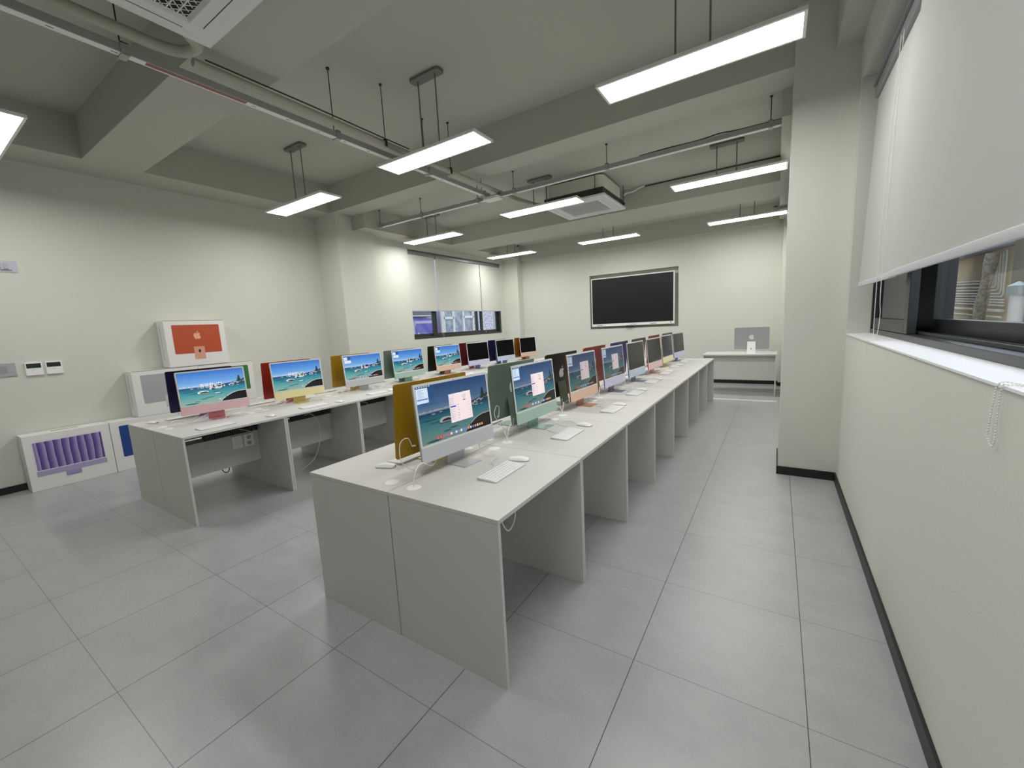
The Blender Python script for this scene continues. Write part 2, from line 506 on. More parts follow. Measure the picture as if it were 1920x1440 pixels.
# ------------------------------------------------------------------ roller blinds
def blind(label, xt, xb_, y0, y1, zt, zb, sgn, cord=None, group=None, hw=.028):
    """fabric from the headrail at (xt, zt) down to a bar at (xb_, zb); sgn=+1 when the room lies at -x"""
    r = thing('roller_blind', label, 'blind', (xt, (y0 + y1) / 2, zt), 0, group)
    def P(o):
        o.matrix_parent_inverse = Matrix.Translation(-Vector(r.location)); return o
    f = MB()
    n = 1
    f.faces([(xt, y0, zt), (xt, y1, zt), (xb_, y1, zb), (xb_, y0, zb), (xt + .0008, y0, zt), (xt + .0008, y1, zt), (xb_ + .0008, y1, zb), (xb_ + .0008, y0, zb)],
            [(0, 1, 2, 3), (7, 6, 5, 4), (0, 4, 5, 1), (1, 5, 6, 2), (2, 6, 7, 3), (3, 7, 4, 0)])
    P(f.build('fabric', BLIND if sgn > 0 else BLIND2, r))
    P(MB().prism(rrect(.012, .034, .004, 3), lambda p, q, t: (xb_ + p, t, zb - .014 + q), y0 - .002, y1 + .002, 0, True).build('bottom_bar', BLINDBAR, r))
    h = MB()
    h.prism(rrect(.05, .074, .012, 4), lambda p, q, t: (xt + p + .004 * sgn, t, zt + .018 + q), y0 - .006, y1 + .006, 0, True)
    h.box(xt - .035, y0 - .006, zt + .056, xt + .035, y1 + .006, zt + .062)
    P(h.build('headrail', CASS, r))
    if cord:
        for pts in cord:
            ch = MB()
            pp = smooth(pts, 8)
            ch.tube(pp, .0009, 5)
            acc = 0.0; last = None
            for a in pp:
                if last is not None:
                    seg = (a - last).length
                    while acc <= seg:
                        ch.ball(last + (a - last) * (acc / max(seg, 1e-9)), .0024, 6, 4)
                        acc += .0072
                    acc -= seg
                last = a
            P(ch.build('bead_chain', CHAIN, r))
    return r
blind('narrow cream roller blind beside the white column, covering the far sash of the big window', 1.388, 1.350, 1.70, 2.785, 2.862, 1.612, 1,
      [[(1.362, 2.04, 2.86), (1.340, 2.05, 1.9), (1.338, 2.055, 1.45), (1.337, 2.045, 1.255), (1.322, 1.98, 1.2455)],
       [(1.362, 1.98, 2.86), (1.338, 1.93, 1.62), (1.338, 1.90, 1.40), (1.334, 1.92, 1.28), (1.322, 1.98, 1.2455), (1.304, 2.00, 1.236), (1.303, 1.99, 1.16)]],
      'roller blinds over the big window')
blind('wide cream roller blind of the big window, its chain hanging over the sill', 1.372, 1.336, -1.9, 1.705, 2.862, 1.612, 1,
      [
       [(1.40, .10, 1.244), (1.37, .18, 1.244), (1.335, .245, 1.244), (1.308, .275, 1.243), (1.302, .278, 1.20), (1.301, .285, 1.13), (1.302, .288, 1.105), (1.303, .266, 1.088),
        (1.303, .252, 1.105), (1.302, .25, 1.15), (1.303, .246, 1.235), (1.312, .238, 1.2435), (1.34, .21, 1.244), (1.375, .14, 1.244), (1.405, .06, 1.244)]],
      'roller blinds over the big window')
ys = (4.81, 5.575, 5.60, 7.155, 7.175, 8.015)
lb = ('cream roller blind over the narrow pane beside the wall column, far window', 'wide cream roller blind over the middle of the far window', 'cream roller blind over the far window pane by the end wall')
for k in range(3):
    cd = None
    if k == 1:
        cd = [[(-5.315, 5.635, 2.95), (-5.313, 5.64, 2.0), (-5.312, 5.66, 1.30)], [(-5.315, 5.66, 2.95), (-5.313, 5.68, 2.0), (-5.312, 5.70, 1.30), (-5.311, 5.68, 1.275), (-5.312, 5.66, 1.30)]]
    if k == 2:
        cd = [[(-5.315, 7.20, 2.95), (-5.313, 7.22, 2.0), (-5.312, 7.26, 1.34), (-5.312, 7.275, 1.32)]]
    blind(lb[k], -5.325, -5.322, ys[2 * k], ys[2 * k + 1], 2.95, 1.845, -1, cd, 'roller blinds over the far window')
blind('cream roller blind behind the white column, only its edge showing', .962, .960, 4.75, 7.85, 2.93, 1.7, 1)

# ------------------------------------------------------------------ pendant panel lights
LL, LW, ZL = 1.22, .287, 3.06
def lamp(label, x, y, zc, group='pendant panel lights'):
    ZL = 3.06
    if zc < 3.5:
        k = (3.03 - 1.441) / (3.06 - 1.441); ZL = 3.03
        x, y = .853 + (x - .853) * k, -1.169 + (y + 1.169) * k
    r = thing('pendant_light', label, 'light', (x + LL / 2, y + LW / 2, ZL), 0, group)
    m = MB()
    t, hh = .017, .022
    m.box(-LL / 2, -LW / 2, 0, -LL / 2 + t, LW / 2, hh); m.box(LL / 2 - t, -LW / 2, 0, LL / 2, LW / 2, hh)
    m.box(-LL / 2 + t, -LW / 2, 0, LL / 2 - t, -LW / 2 + t, hh); m.box(-LL / 2 + t, LW / 2 - t, 0, LL / 2 - t, LW / 2, hh)
    m.box(-LL / 2 + t, -LW / 2 + t, hh - .008, LL / 2 - t, LW / 2 - t, hh)
    m.build('panel_frame', LAMPFRAME, r)
    MB().poly([(-LL / 2 + t, -LW / 2 + t, .002), (-LL / 2 + t, LW / 2 - t, .002), (LL / 2 - t, LW / 2 - t, .002), (LL / 2 - t, -LW / 2 + t, .002)]).build('diffuser', DIFF, r)
    m = MB(); m.box(-.17, -.035, hh, .17, .035, hh + .028)
    m.build('bracket', CANOPY, r, .004)
    for s in (-1, 1):
        MB().tube([(s * .105, 0, hh + .028), (s * .105, 0, zc - ZL - .02)], .0065, 8).build('rod', LAMPROD, r)
    MB().prism(rrect(.36, .105, .03, 5), lambda p, q, t: (p, q, t), zc - ZL - .024, zc - ZL, 0).build('canopy', CANOPY, r, .006)
    return r
lamp('large lit pendant panel light hanging beside the white column', -.279, 1.856, ZS)
lamp('lit pendant panel light under the cable tray, between the two near ceiling beams', -2.549, 1.816, ZS)
lamp('lit pendant panel light near the wall with the cartons, beside the wall column', -4.828, 1.882, ZS)
lamp('lit pendant panel light in front of the small far air conditioner', -2.662, 4.139, ZS2)
lamp('lit pendant panel light by the wall column, close above the far window blinds', -5.09, 4.491, ZS2)
lamp('lit pendant panel light behind the white column, above the lecture desk aisle', -.343, 4.57, ZS2)
lamp('short-looking lit pendant panel light above the wall display', -2.719, 7.121, ZS2)
lamp('last lit pendant panel light above the lecture desk', -.265, 7.241, ZS2)
lamp('lit pendant panel light in the far corner above the window blinds', -5.09, 7.147, ZS2)
lamp('lit pendant panel light high above the grey wall switches', -4.87, -.608, ZS)
lamp('lit pendant panel light overhead beside the big window', -.279, -.608, ZS)

# ------------------------------------------------------------------ cable tray, hangers, pipes
def hanger_rods(r, pts, ztop, axis):
    for (x, y, z) in pts:
        h = MB()
        h.tube([(x, y, z), (x, y, ztop)], .004, 6)
        h.tube([(x, y, ztop - .012), (x, y, ztop)], .016, 8)
        o = h.build('hanger_rod', ROD, r)
        cl = MB()
        if axis == 'y':
            cl.box(x - .012, y - .02, z - .055, x - .006, y + .02, z + .014); cl.box(x - .03, y - .02, z + .008, x + .03, y + .02, z + .014); cl.box(x - .034, y - .016, z - .02, x - .028, y + .016, z + .014)
        else:
            cl.box(x - .02, y - .034, z - .055, x + .02, y - .028, z + .014); cl.box(x - .02, y + .022, z - .02, x + .02, y + .028, z + .014); cl.box(x - .02, y - .03, z + .008, x + .02, y + .03, z + .014)
        cl.build('clamp', GALV, o)
ZT = 3.165
t1 = thing('cable_tray', 'long galvanised cable tray running under the beams towards the far bay', 'cable tray', (-2.5, 1.5, ZT))
xt = -2.505
m = MB()
def off(o, r):
    o.matrix_parent_inverse = Matrix.Translation(-Vector(r.location)); return o
m.box(xt - .024, -3.2, ZT, xt - .021, 3.68, ZT + .048); m.box(xt + .021, -3.2, ZT, xt + .024, 3.68, ZT + .048)
m.box(xt - .021, -3.2, ZT + .044, xt - .008, 3.68, ZT + .048); m.box(xt + .008, -3.2, ZT + .044, xt + .021, 3.68, ZT + .048)
off(m.build('channel', GALV, t1), t1)
off(bx('cover_strip', GALVB, xt - .0245, -3.2, ZT - .004, xt + .0245, 3.62, ZT - .0002, t1), t1)
m = MB()
for k in range(26):
    y = -3.0 + k * .26
    m.box(xt - .004, y, ZT - .0046, xt + .003, y + .03, ZT - .0038)
off(m.build('slots', DARKGREY, t1), t1)
off(bx('red_marking', REDPAINT, xt - .010, .02, ZT - .0055, xt + .0245, .60, ZT - .004, t1), t1)
for y in (-.08, 1.36, 2.51, 3.56):
    h = MB(); zt_ = ZS if not (y > 3.43) else ZS2
    h.tube([(xt - .034, y, ZT + .02), (xt - .034, y, zt_)], .004, 6); h.tube([(xt - .034, y, zt_ - .012), (xt - .034, y, zt_)], .016, 8)
    hr = off(h.build('hanger_rod', ROD, t1), t1)
    cl = MB(); cl.box(xt - .045, y - .02, ZT - .008, xt - .026, y + .02, ZT + .06); cl.box(xt - .045, y - .02, ZT + .054, xt + .03, y + .02, ZT + .06); cl.box(xt + .026, y - .02, ZT - .008, xt + .03, y + .02, ZT + .06); cl.box(xt - .045, y - .02, ZT - .012, xt + .03, y + .02, ZT - .007)
    c_ = cl.build('clamp', GALV, hr)
t2 = thing('cable_tray', 'thin galvanised cable tray crossing the far bay from the wall column to the white column', 'cable tray', (-2.1, 3.74, ZT))
yt = 3.745
m = MB()
m.box(-5.12, yt - .022, ZT, .89, yt - .019, ZT + .046); m.box(-5.12, yt + .019, ZT, .89, yt + .022, ZT + .046)
m.box(-5.12, yt - .019, ZT + .042, .89, yt - .008, ZT + .046); m.box(-5.12, yt + .008, ZT + .042, .89, yt + .019, ZT + .046)
off(m.build('channel', GALV, t2), t2)
off(bx('cover_strip', GALVB, -5.1, yt - .0225, ZT - .004, .88, yt + .0225, ZT - .0002, t2), t2)
for x in (-4.75, -3.81, -2.72, -2.127, -.856, .743):
    h = MB(); h.tube([(x, yt - .032, ZT + .02), (x, yt - .032, ZS2)], .004, 6); h.tube([(x, yt - .032, ZS2 - .01), (x, yt - .032, ZS2)], .014, 8)
    hr = off(h.build('hanger_rod', ROD, t2), t2)
    cl = MB(); cl.box(x - .018, yt - .042, ZT - .008, x + .018, yt - .026, ZT + .058); cl.box(x - .018, yt - .042, ZT + .052, x + .018, yt + .028, ZT + .058); cl.box(x - .018, yt - .042, ZT - .012, x + .018, yt + .028, ZT - .007)
    cl.build('clamp', GALV, hr)
m = MB(); m.prism(rrect(.24, .15, .03, 4), lambda p, q, t: (-2.43 + p, 3.66 + q, t), ZT - .045, ZT - .012)
jb = tag(m.build('junction_box', GALVB, None, .004), 'small pale junction box where the two cable trays meet', 'junction box')
pm = MB()
xp = -2.395
pm.tube(smooth([(xp - .02, -3.2, 3.245), (xp, -1.2, 3.245), (xp, -.2, 3.245), (xp, .05, 3.245), (xp + .05, .17, 3.245), (xp + .17, .2, 3.245), (xp + .25, .12, 3.25), (-2.02, -.05, 3.25), (-1.92, -.1, 3.25)], 8), .033, 12)
tag(pm.build('insulated_pipe', PIPEM), 'thick cream insulated pipe bending from beside the tray into the overhead air conditioner', 'pipe')
pm = MB()
pm.tube(smooth([(xp, .24, 3.235), (xp, 1.2, 3.235), (xp, 2.6, 3.235), (xp + .005, 3.5, 3.235), (xp + .03, 4.2, 3.235), (-2.28, 4.72, 3.24), (-2.12, 4.86, 3.25), (-1.9, 4.9, 3.25)], 8), .027, 10)
pp2 = tag(pm.build('insulated_pipe', PIPEM), 'long cream insulated pipe following the cable tray to the far air conditioner', 'pipe')
for y in (1.80, 2.75):
    h = MB(); h.tube([(xp + .02, y, 3.262), (xp + .02, y, ZS)], .004, 6); h.tube([(xp + .02, y, ZS - .012), (xp + .02, y, ZS)], .014, 8); h.box(xp - .03, y - .012, 3.262, xp + .035, y + .012, 3.268); h.box(xp + .029, y - .012, 3.20, xp + .035, y + .012, 3.262)
    h.build('hanger_rod', ROD, pp2)
pm = MB(); pm.tube(smooth([(-2.36, .3, 3.262), (-2.365, 1.0, 3.27), (-2.36, 1.6, 3.265), (-2.365, 2.1, 3.268)], 6), .006, 6)
tag(pm.build('power_cable', ROD), 'black cable lying along the cream pipe beside the cable tray', 'cable')
pm = MB(); pm.tube(smooth([(-1.19, 5.40, 3.31), (-1.15, 5.42, 3.34), (-1.05, 5.44, 3.35), (-.98, 5.45, 3.38), (-.9, 5.50, 3.415)], 6), .011, 8)
tag(pm.build('drain_hose', WHITE), 'short white hose curling from the far air conditioner to the ceiling', 'hose')
pm = MB(); pm.tube([(-.95, 5.53, 3.417), (.0, 5.53, 3.417), (.82, 5.53, 3.417)], .008, 6)
tag(pm.build('power_cable', ROD), 'thin black cable along the corner of ceiling and third beam', 'cable')
pm = MB(); pm.tube(smooth([(-.5, 3.76, 3.225), (-.2, 3.765, 3.232), (.1, 3.76, 3.226), (.3, 3.765, 3.24), (.5, 3.76, 3.226), (.88, 3.765, 3.226)], 6), .006, 6)
tag(pm.build('power_cable', ROD), 'black cable lying on the thin cross tray by the white column', 'cable')

# ------------------------------------------------------------------ ceiling cassette air conditioners
def aircon(label, cx, cy, zc, rods, wrap):
    r = thing('air_conditioner', label, 'air conditioner', (cx, cy, 3.1))
    h = .475
    z0 = 0
    m = MB()                                       # tapered face plate with a raised square rim
    g, k = .30, .41
    def ring(a, za, b, zb_):
        A = [(-a, -a, za), (a, -a, za), (a, a, za), (-a, a, za)]; B = [(-b, -b, zb_), (b, -b, zb_), (b, b, zb_), (-b, b, zb_)]
        m.faces(A + B, [(i, 4 + i, 4 + (i + 1) % 4, (i + 1) % 4) for i in range(4)])
    ring(h, .035, h, .012); ring(h, .012, h - .02, 0); ring(h - .02, 0, k, -.004); ring(k, -.004, g + .015, -.004); ring(g + .015, -.004, g, .012)
    m.poly([(-h, -h, .035), (h, -h, .035), (h, h, .035), (-h, h, .035)])
    m.build('face_plate', ACWHITE, r)
    for a in range(4):                             # one louvre along each side
        R_ = Matrix.Rotation(a * PI / 2, 4, 'Z')
        l = MB()
        for (x0, y0, x1, y1, zz) in ((-.30, .375, .30, .435, -.0055),):
            pts = [R_ @ Vector(p) for p in ((x0, y0, zz), (x0, y1, zz + .001), (x1, y1, zz + .001), (x1, y0, zz))]
            l.poly(pts)
            pts2 = [R_ @ Vector(p) for p in ((x0 - .003, y0 - .004, -.0045), (x0 - .003, y0, -.0045), (x1 + .003, y0, -.0045), (x1 + .003, y0 - .004, -.0045))]
            l.poly(pts2, 1)
        l.build('louvre', [ACWHITE, DARKGREY], r)
    MB().box(-g, -g, .012, g, g, .016).build('grille_backing', GRILLEDARK, r)
    gr = MB(); tk = .0028
    n = 13
    for i in range(1, n):
        p = -g + 2 * g * i / n
        gr.box(-g, p - tk, .002, g, p + tk, .012)
    for i in range(-n + 1, n):                      # two diagonal families give the triangular lattice
        for s in (-1, 1):
            c0 = 2 * g * i / n
            pts = []
            for tt in range(0, 41):
                x = -g + 2 * g * tt / 40; y = s * x * 1.0 + c0
                if -g <= y <= g:
                    pts.append((x, y))
            if len(pts) > 1:
                (xa, ya), (xb, yb) = pts[0], pts[-1]
                d = Vector((xb - xa, yb - ya, 0)).normalized() * tk; nx, ny = -d.y, d.x
                gr.faces([(xa + nx, ya + ny, .003), (xa - nx, ya - ny, .003), (xb - nx, yb - ny, .003), (xb + nx, yb + ny, .003)], [(0, 1, 2, 3)])
    gr.build('grille', ACWHITE, r)
    MB().box(-.445, -.445, .035, .445, .445, .125).build('dark_gasket', DARKGREY, r)
    bd = MB()
    prof = [(p + .008 * math.sin(q * 31), q + .008 * math.sin(p * 27)) for p, q in rrect(.87, .87, .10, 5)]
    bd.prism(prof, lambda p, q, t: (p, q, t), .125, zc)
    bd.build('body', wrap, r, .01)
    for x, y, z in rods:
        o = MB().tube([(x, y, .055), (x, y, ZS2 - 3.1 if zc < .5 and cy > 3 else ZS - 3.1)], .005, 6).build('hanger_rod', ROD, r)
        MB().box(x - .02, y - .014, .05, x + .02, y + .014, .085).build('hanger_bracket', DARKGREY, o)
    return r
aircon('white cassette air conditioner directly overhead beside the cable tray', -1.485, -.322, .42, [(-.462, .462, 0), (.462, .462, 0)], ACWRAP)
aircon('white cassette air conditioner with exposed wrapped body in the far bay', -1.63, 4.92, .295, [(.34, -.462, 0), (-.40, -.462, 0), (.462, .40, 0)], ACWRAP)
tag(MB().box(.735, 8.266, 3.35, .80, 8.271, 3.365).build('ceiling_vent', BLACK), 'small black slot high on the end wall beam above the lecture desk', 'vent')
tag(MB().tube([(-4.76, 8.1, 3.41), (-4.76, 8.1, 3.43)], .03, 12).build('ceiling_sensor', BLACK), 'small black ceiling sensor in the far corner by the window', 'sensor')

# ------------------------------------------------------------------ desks
XR, XL_, YL0 = 0.0, -2.926, .012          # user edges of the two double rows
TP = .018                                 # board thickness
def desk_proto(gy):
    r = thing('computer_desk', '', 'desk')
    g = .0012
    MB().box(-D1 + g, -W_ / 2 + g, H - TP, 0, W_ / 2 - g, H).build('worktop', LAMINATE, r, .0012)
    for s in (-1, 1):
        a, b = sorted((s * (W_ / 2 - g), s * (W_ / 2 - g - .0165)))
        MB().box(-D1 + .004, a, 0, -.002, b, H - TP - .001).build('side_panel', LAMINATE, r, .001)
    MB().box(-D1 + .075, -W_ / 2 + .019, .25, -D1 + .091, W_ / 2 - .019, .545).build('modesty_panel', LAMINATE, r, .001)
    m = MB()                               # comb shaped cable duct under the top
    x0 = -D1 + .094
    m.box(x0, -.09, .556, x0 + .006, W_ / 2 - .03, .60); m.box(x0, -.09, .596, x0 + .05, W_ / 2 - .03, .60)
    for k in range(22):
        y = -.085 + k * .0205
        m.box(x0 + .044, y, .556, x0 + .05, y + .011, .596); m.box(x0 + .006, y, .556, x0 + .05, y + .011, .560)
    m.build('cable_duct', DARKGREY, r)
    MB().box(x0, -.09, .6005, x0 + .006, W_ / 2 - .03, H - TP).build('duct_hanger', DARKGREY, r)
    for y in gy:
        MB().tube([(-.537, y, H + .0002), (-.537, y, H + .0026)], lambda t: .035 - .003 * t, 20).build('cable_grommet', WHITE, r)
    return r
DP = {0: desk_proto((-.303, .345)), 1: desk_proto((.303, -.284))}
for k in DP:
    index_kids(DP[k])
def desk(side, xu, yc, label, group):
    """side 0: user sits at +x of the row, 1: at -x"""
    rz = 0 if side == 0 else PI
    p = DP[side]
    if not p['label']:
        p.location = (xu, yc, 0); p.rotation_euler = (0, 0, rz); p['label'] = label; p['group'] = group
        return p
    return dup(p, (xu, yc, 0), rz, label, group)
XSR, XSL = XR - D1, XL_ - D1               # the seams between the back-to-back desks
for i in range(8):
    yc = (i + .5) * W_
    desk(0, XR, yc, f'pale grey desk, {ORD[i]} from the front, aisle side of the row by the white column', 'desks of the row by the white column')
    desk(1, XR - 2 * D1 - .002, yc, f'pale grey desk, {ORD[i]} from the front, inner side of the row by the white column', 'desks of the row by the white column')
    desk(0, XL_, yc + YL0, f'pale grey desk, {ORD[i]} from the front, inner side of the row by the cartons', 'desks of the row by the cartons')
    desk(1, XL_ - 2 * D1 + .0016, yc + YL0, f'pale grey desk, {ORD[i]} from the front, wall side of the row by the cartons', 'desks of the row by the cartons')

# ------------------------------------------------------------------ desktop computers
TILT = math.radians(4.6)
X0, Z0 = -.006, .068                       # bottom front edge of the housing over the desk
SW, SH, ST = .542, .391, .0115
def PT(u, v, w):
    """u along the width from the middle, v up the glass, w out of the glass"""
    return (X0 - v * math.sin(TILT) + w * math.cos(TILT), u, Z0 + v * math.cos(TILT) + w * math.sin(TILT))
AW, AH, AV = .518, .292, .0865             # lit picture: width, height, its lower edge

def pic(variant):
    """polygons of the desktop picture in 0..1 coordinates: list of (points, colours)"""
    out = []
    gain = 2.4 if variant == 'window' else 1.0
    def q(pts, cols):
        out.append((pts, cols))
    def strip(v0, c0, v1, c1, u0=0, u1=1):
        q([(u0, v0), (u1, v0), (u1, v1), (u0, v1)], [c0, c0, c1, c1])
    def blob(cx, cy, rx, ry, col, seed=0, n=14, flat=0.0):
        rnd = random.Random(seed)
        pts = []
        for i in range(n):
            a = 2 * PI * i / n
            k = 1 + .14 * (rnd.random() - .5)
            y = math.sin(a) * ry * k
            if y < -ry * (1 - flat):
                y = -ry * (1 - flat)
            pts.append((min(1, max(0, cx + math.cos(a) * rx * k)), min(1, max(0, cy + y))))
        q(pts, [col] * n)
    if variant == 'window':
        strip(.52, (.30, .46, .66), .66, (.11, .26, .54)); strip(.66, (.11, .26, .54), 1, (.025, .10, .33))
    else:
        strip(.52, (.40, .66, .95), .66, (.16, .42, .86)); strip(.66, (.16, .42, .86), 1, (.035, .19, .66))
    strip(.46, (.02, .16, .28), .525, (.006, .05, .16)); strip(.36, (.05, .34, .42), .46, (.02, .16, .28))
    strip(.18, (.17, .44, .44), .36, (.05, .30, .38)); strip(0, (.34, .49, .38), .18, (.17, .44, .44))
    rnd = random.Random(3)
    top = [(u / 30 * .62, .545 + .03 * rnd.random() * (1 - .5 * u / 30)) for u in range(31)]
    q([(0, .515), (.62, .515)] + top[::-1], [(.05, .10, .25)] * 2 + [(.72, .82, .95)] * 31)
    q([(.58, .515), (1, .515), (1, .62), (.88, .60), (.78, .565), (.68, .55)], [(.03, .06, .16)] * 6)
    for cx, cy, rx, ry, s in ((.12, .40, .16, .022, 1), (.25, .335, .14, .016, 2), (.33, .14, .06, .014, 3), (.43, .17, .07, .014, 4), (.23, .075, .05, .010, 5), (.15, .03, .10, .02, 6), (.62, .40, .03, .012, 7), (.52, .33, .06, .012, 8), (.56, .255, .09, .012, 9)):
        blob(cx, cy, rx, ry, (.035, .21, .26), s, 14); blob(cx + .01, cy - .004, rx * .6, ry * .5, (.02, .13, .17), s + 300, 12)
    for cx, cy, rx, ry, s in ((.18, .49, .025, .01, 11), (.28, .5, .02, .01, 12), (.545, .275, .045, .022, 13)):
        blob(cx, cy, rx, ry, (.72, .78, .80), s, 12, .5)
    blob(.335, .30, .092, .014, (.01, .03, .05), 20)
    blob(.335, .335, .088, .062, (.78, .82, .84), 21, 16, .45); blob(.35, .33, .066, .036, (.03, .025, .03), 22, 14, .4); blob(.335, .313, .07, .010, (.45, .38, .38), 24)
    blob(.475, .43, .045, .04, (.78, .80, .84), 25, 14, .3); blob(.488, .423, .03, .024, (.02, .02, .03), 26)
    for cx, cy, rx, ry, col, s in ((.46, .49, .03, .03, (.7, .72, .75), 30), (.50, .52, .03, .035, (.03, .03, .04), 31), (.545, .50, .03, .04, (.6, .62, .64), 32), (.59, .52, .045, .05, (.04, .035, .04), 33), (.63, .48, .04, .05, (.015, .015, .02), 34),
                                   (.57, .445, .055, .03, (.76, .74, .76), 35), (.62, .465, .02, .025, (.75, .72, .74), 36), (.665, .485, .015, .03, (.7, .72, .76), 37), (.50, .475, .03, .018, (.02, .05, .09), 38)):
        blob(cx, cy, rx, ry, col, s)
    for k in range(22):
        u = .75 + .25 * k / 21
        blob(u, .475 + .115 * (k / 21) + .03 * rnd.random(), .016 + .012 * rnd.random(), .016 + .014 * rnd.random(), (.72, .72, .74) if k % 2 else (.05, .05, .07), 40 + k, 9)
    blob(.80, .465, .03, .01, (.6, .66, .7), 70); blob(.88, .455, .02, .008, (.6, .66, .6), 71)
    for k in range(6):                       # the pine
        y = .58 + k * .028; r = .046 - k * .0066 + .006 * (k % 2)
        q([(.915 - r, y), (.915 + r * .9, y + .004), (.915 + .008, y + .05), (.915 - .008, y + .05)], [(.015, .045, .04)] * 4)
    blob(.955, .60, .035, .03, (.02, .05, .045), 210); blob(.895, .575, .03, .02, (.02, .05, .045), 211)
    q([(.955, .60), (1, .60), (1, .66), (.97, .66)], [(.05, .07, .07)] * 4)
    edge = [(.575, 0), (.60, .06), (.66, .13), (.73, .20), (.80, .245), (.87, .27), (1, .275), (1, 0)]
    q(edge, [(.72, .72, .66)] * 8)
    q([(.59, 0), (.615, .055), (.67, .115), (.735, .18), (.80, .225), (.87, .252), (1, .258), (1, 0)], [(.015, .015, .016)] * 8)
    for k in range(9):
        u = .66 + k * .036
        q([(u, .04), (u + .012, .04), (u + .016, .15), (u + .006, .15)], [(.035, .034, .034)] * 4)
    blob(.565, .075, .02, .012, (.9, .93, .93), 90)
    def rect(u0, v0, u1, v1, c):
        c = tuple(x * gain for x in c)
        q([(u0, v0), (u1, v0), (u1, v1), (u0, v1)], [c] * 4)
    if variant in ('window', 'widgets'):
        for k in range(19):
            u = .19 + k * .036
            c = rnd.choice([(.8, .8, .82), (.9, .9, .9), (.15, .55, .2), (.75, .1, .08), (.1, .25, .7), (.75, .7, .72)]) if k < 12 else rnd.choice([(.75, .08, .12), (.15, .2, .7), (.7, .3, .1), (.6, .6, .75)])
            rect(u, .045, u + .025, .088, c)
    if variant == 'window':
        rect(0, .972, 1, 1, (.01, .05, .16))
        for k in range(6):
            rect(.01 + k * .03, .98, .01 + k * .03 + .018, .992, (.75, .8, .88))
        rect(.145, .70, .215, .955, (.015, .07, .19)); rect(.05, .66, .215, .76, (.03, .09, .22))
        rect(.0, .71, .145, .965, (.62, .76, .90)); rect(.008, .765, .137, .785, (.08, .14, .55))
        for k in range(8):
            rect(.02, .80 + k * .019, .07 + .012 * (k * 5 % 3), .806 + k * .019, (.25, .36, .55))
        rect(.405, .245, .725, .765, (.92, .76, .76)); rect(.41, .255, .495, .755, (.86, .74, .80))
        rect(.415, .52, .495, .545, (.05, .06, .45))
        for k in range(12):
            if k != 6:
                rect(.418, .30 + k * .034, .428, .315 + k * .034, (.30, .28, .40)); rect(.434, .303 + k * .034, .462 + .006 * (k % 3), .311 + k * .034, (.45, .40, .48))
        rect(.595, .66, .65, .72, (.70, .66, .70)); rect(.613, .64, .632, .66, (.62, .58, .62)); rect(.605, .605, .642, .622, (.12, .10, .12))
        for k in range(6):
            rect(.51, .295 + k * .05, .535 + .005 * (k % 2), .305 + k * .05, (.45, .38, .40)); rect(.655, .295 + k * .05, .71, .303 + k * .05, (.70, .60, .62))
        rect(.51, .40, .715, .402, (.75, .65, .66))
    if variant == 'widgets':
        rect(.01, .83, .10, .955, (.90, .92, .95)); rect(.11, .85, .19, .965, (.04, .10, .32)); rect(.02, .70, .19, .81, (.92, .93, .95)); rect(.095, .735, .105, .765, (.6, .2, .25))
    return out

def glyph_mesh(body, size):
    """the mesh of a line of text, lying in its own xy plane"""
    cu = bpy.data.curves.new('text_source', 'FONT')
    cu.body = body; cu.offset = .0006; cu.size = size; cu.align_x = 'CENTER'
    ob = bpy.data.objects.new('text_source', cu); COL.objects.link(ob)
    dg = bpy.context.evaluated_depsgraph_get(); dg.update()
    me = bpy.data.meshes.new_from_object(ob.evaluated_get(dg))
    vs = [tuple(v.co) for v in me.vertices]; fs = [tuple(p.vertices) for p in me.polygons]
    bpy.data.objects.remove(ob); bpy.data.curves.remove(cu); bpy.data.meshes.remove(me)
    return vs, fs

SCREENMESH = {}
def screen_obj(variant, m, parent):
    if variant in ('off', 'black'):
        m = SCR_OFF if variant == 'off' else SCR_BLACK
        if variant not in SCREENMESH:
            mb = MB(); mb.poly([PT(-AW / 2, AV, .0006), PT(AW / 2, AV, .0006), PT(AW / 2, AV + AH, .0006), PT(-AW / 2, AV + AH, .0006)])
            o = mb.build('screen', m, parent); SCREENMESH[variant] = o.data
            return o
        o = bpy.data.objects.new('screen', SCREENMESH[variant]); COL.objects.link(o); o.parent = parent
        return o
    key = variant + m.name
    if key not in SCREENMESH:
        mb = MB()
        n = 0
        for pts, cols in pic(variant):
            w_ = .0006 + n * .0000035; n += 1
            mb.poly([PT((u - .5) * AW, AV + v * AH, w_) for u, v in pts], 0, False, cols)
        if variant == 'greeting':
            vs, fs = glyph_mesh('환영합니다', .044)
            b_ = [PT((.47 - .5) * AW + 0 + x * .88, AV + .495 * AH + y, .0014) for x, y, z in vs]
            mb.faces(b_, fs, 0, False, (.92, .95, .97))
        o = mb.build('screen', m, parent); SCREENMESH[key] = o.data
        return o
    o = bpy.data.objects.new('screen', SCREENMESH[key]); COL.objects.link(o); o.parent = parent
    return o

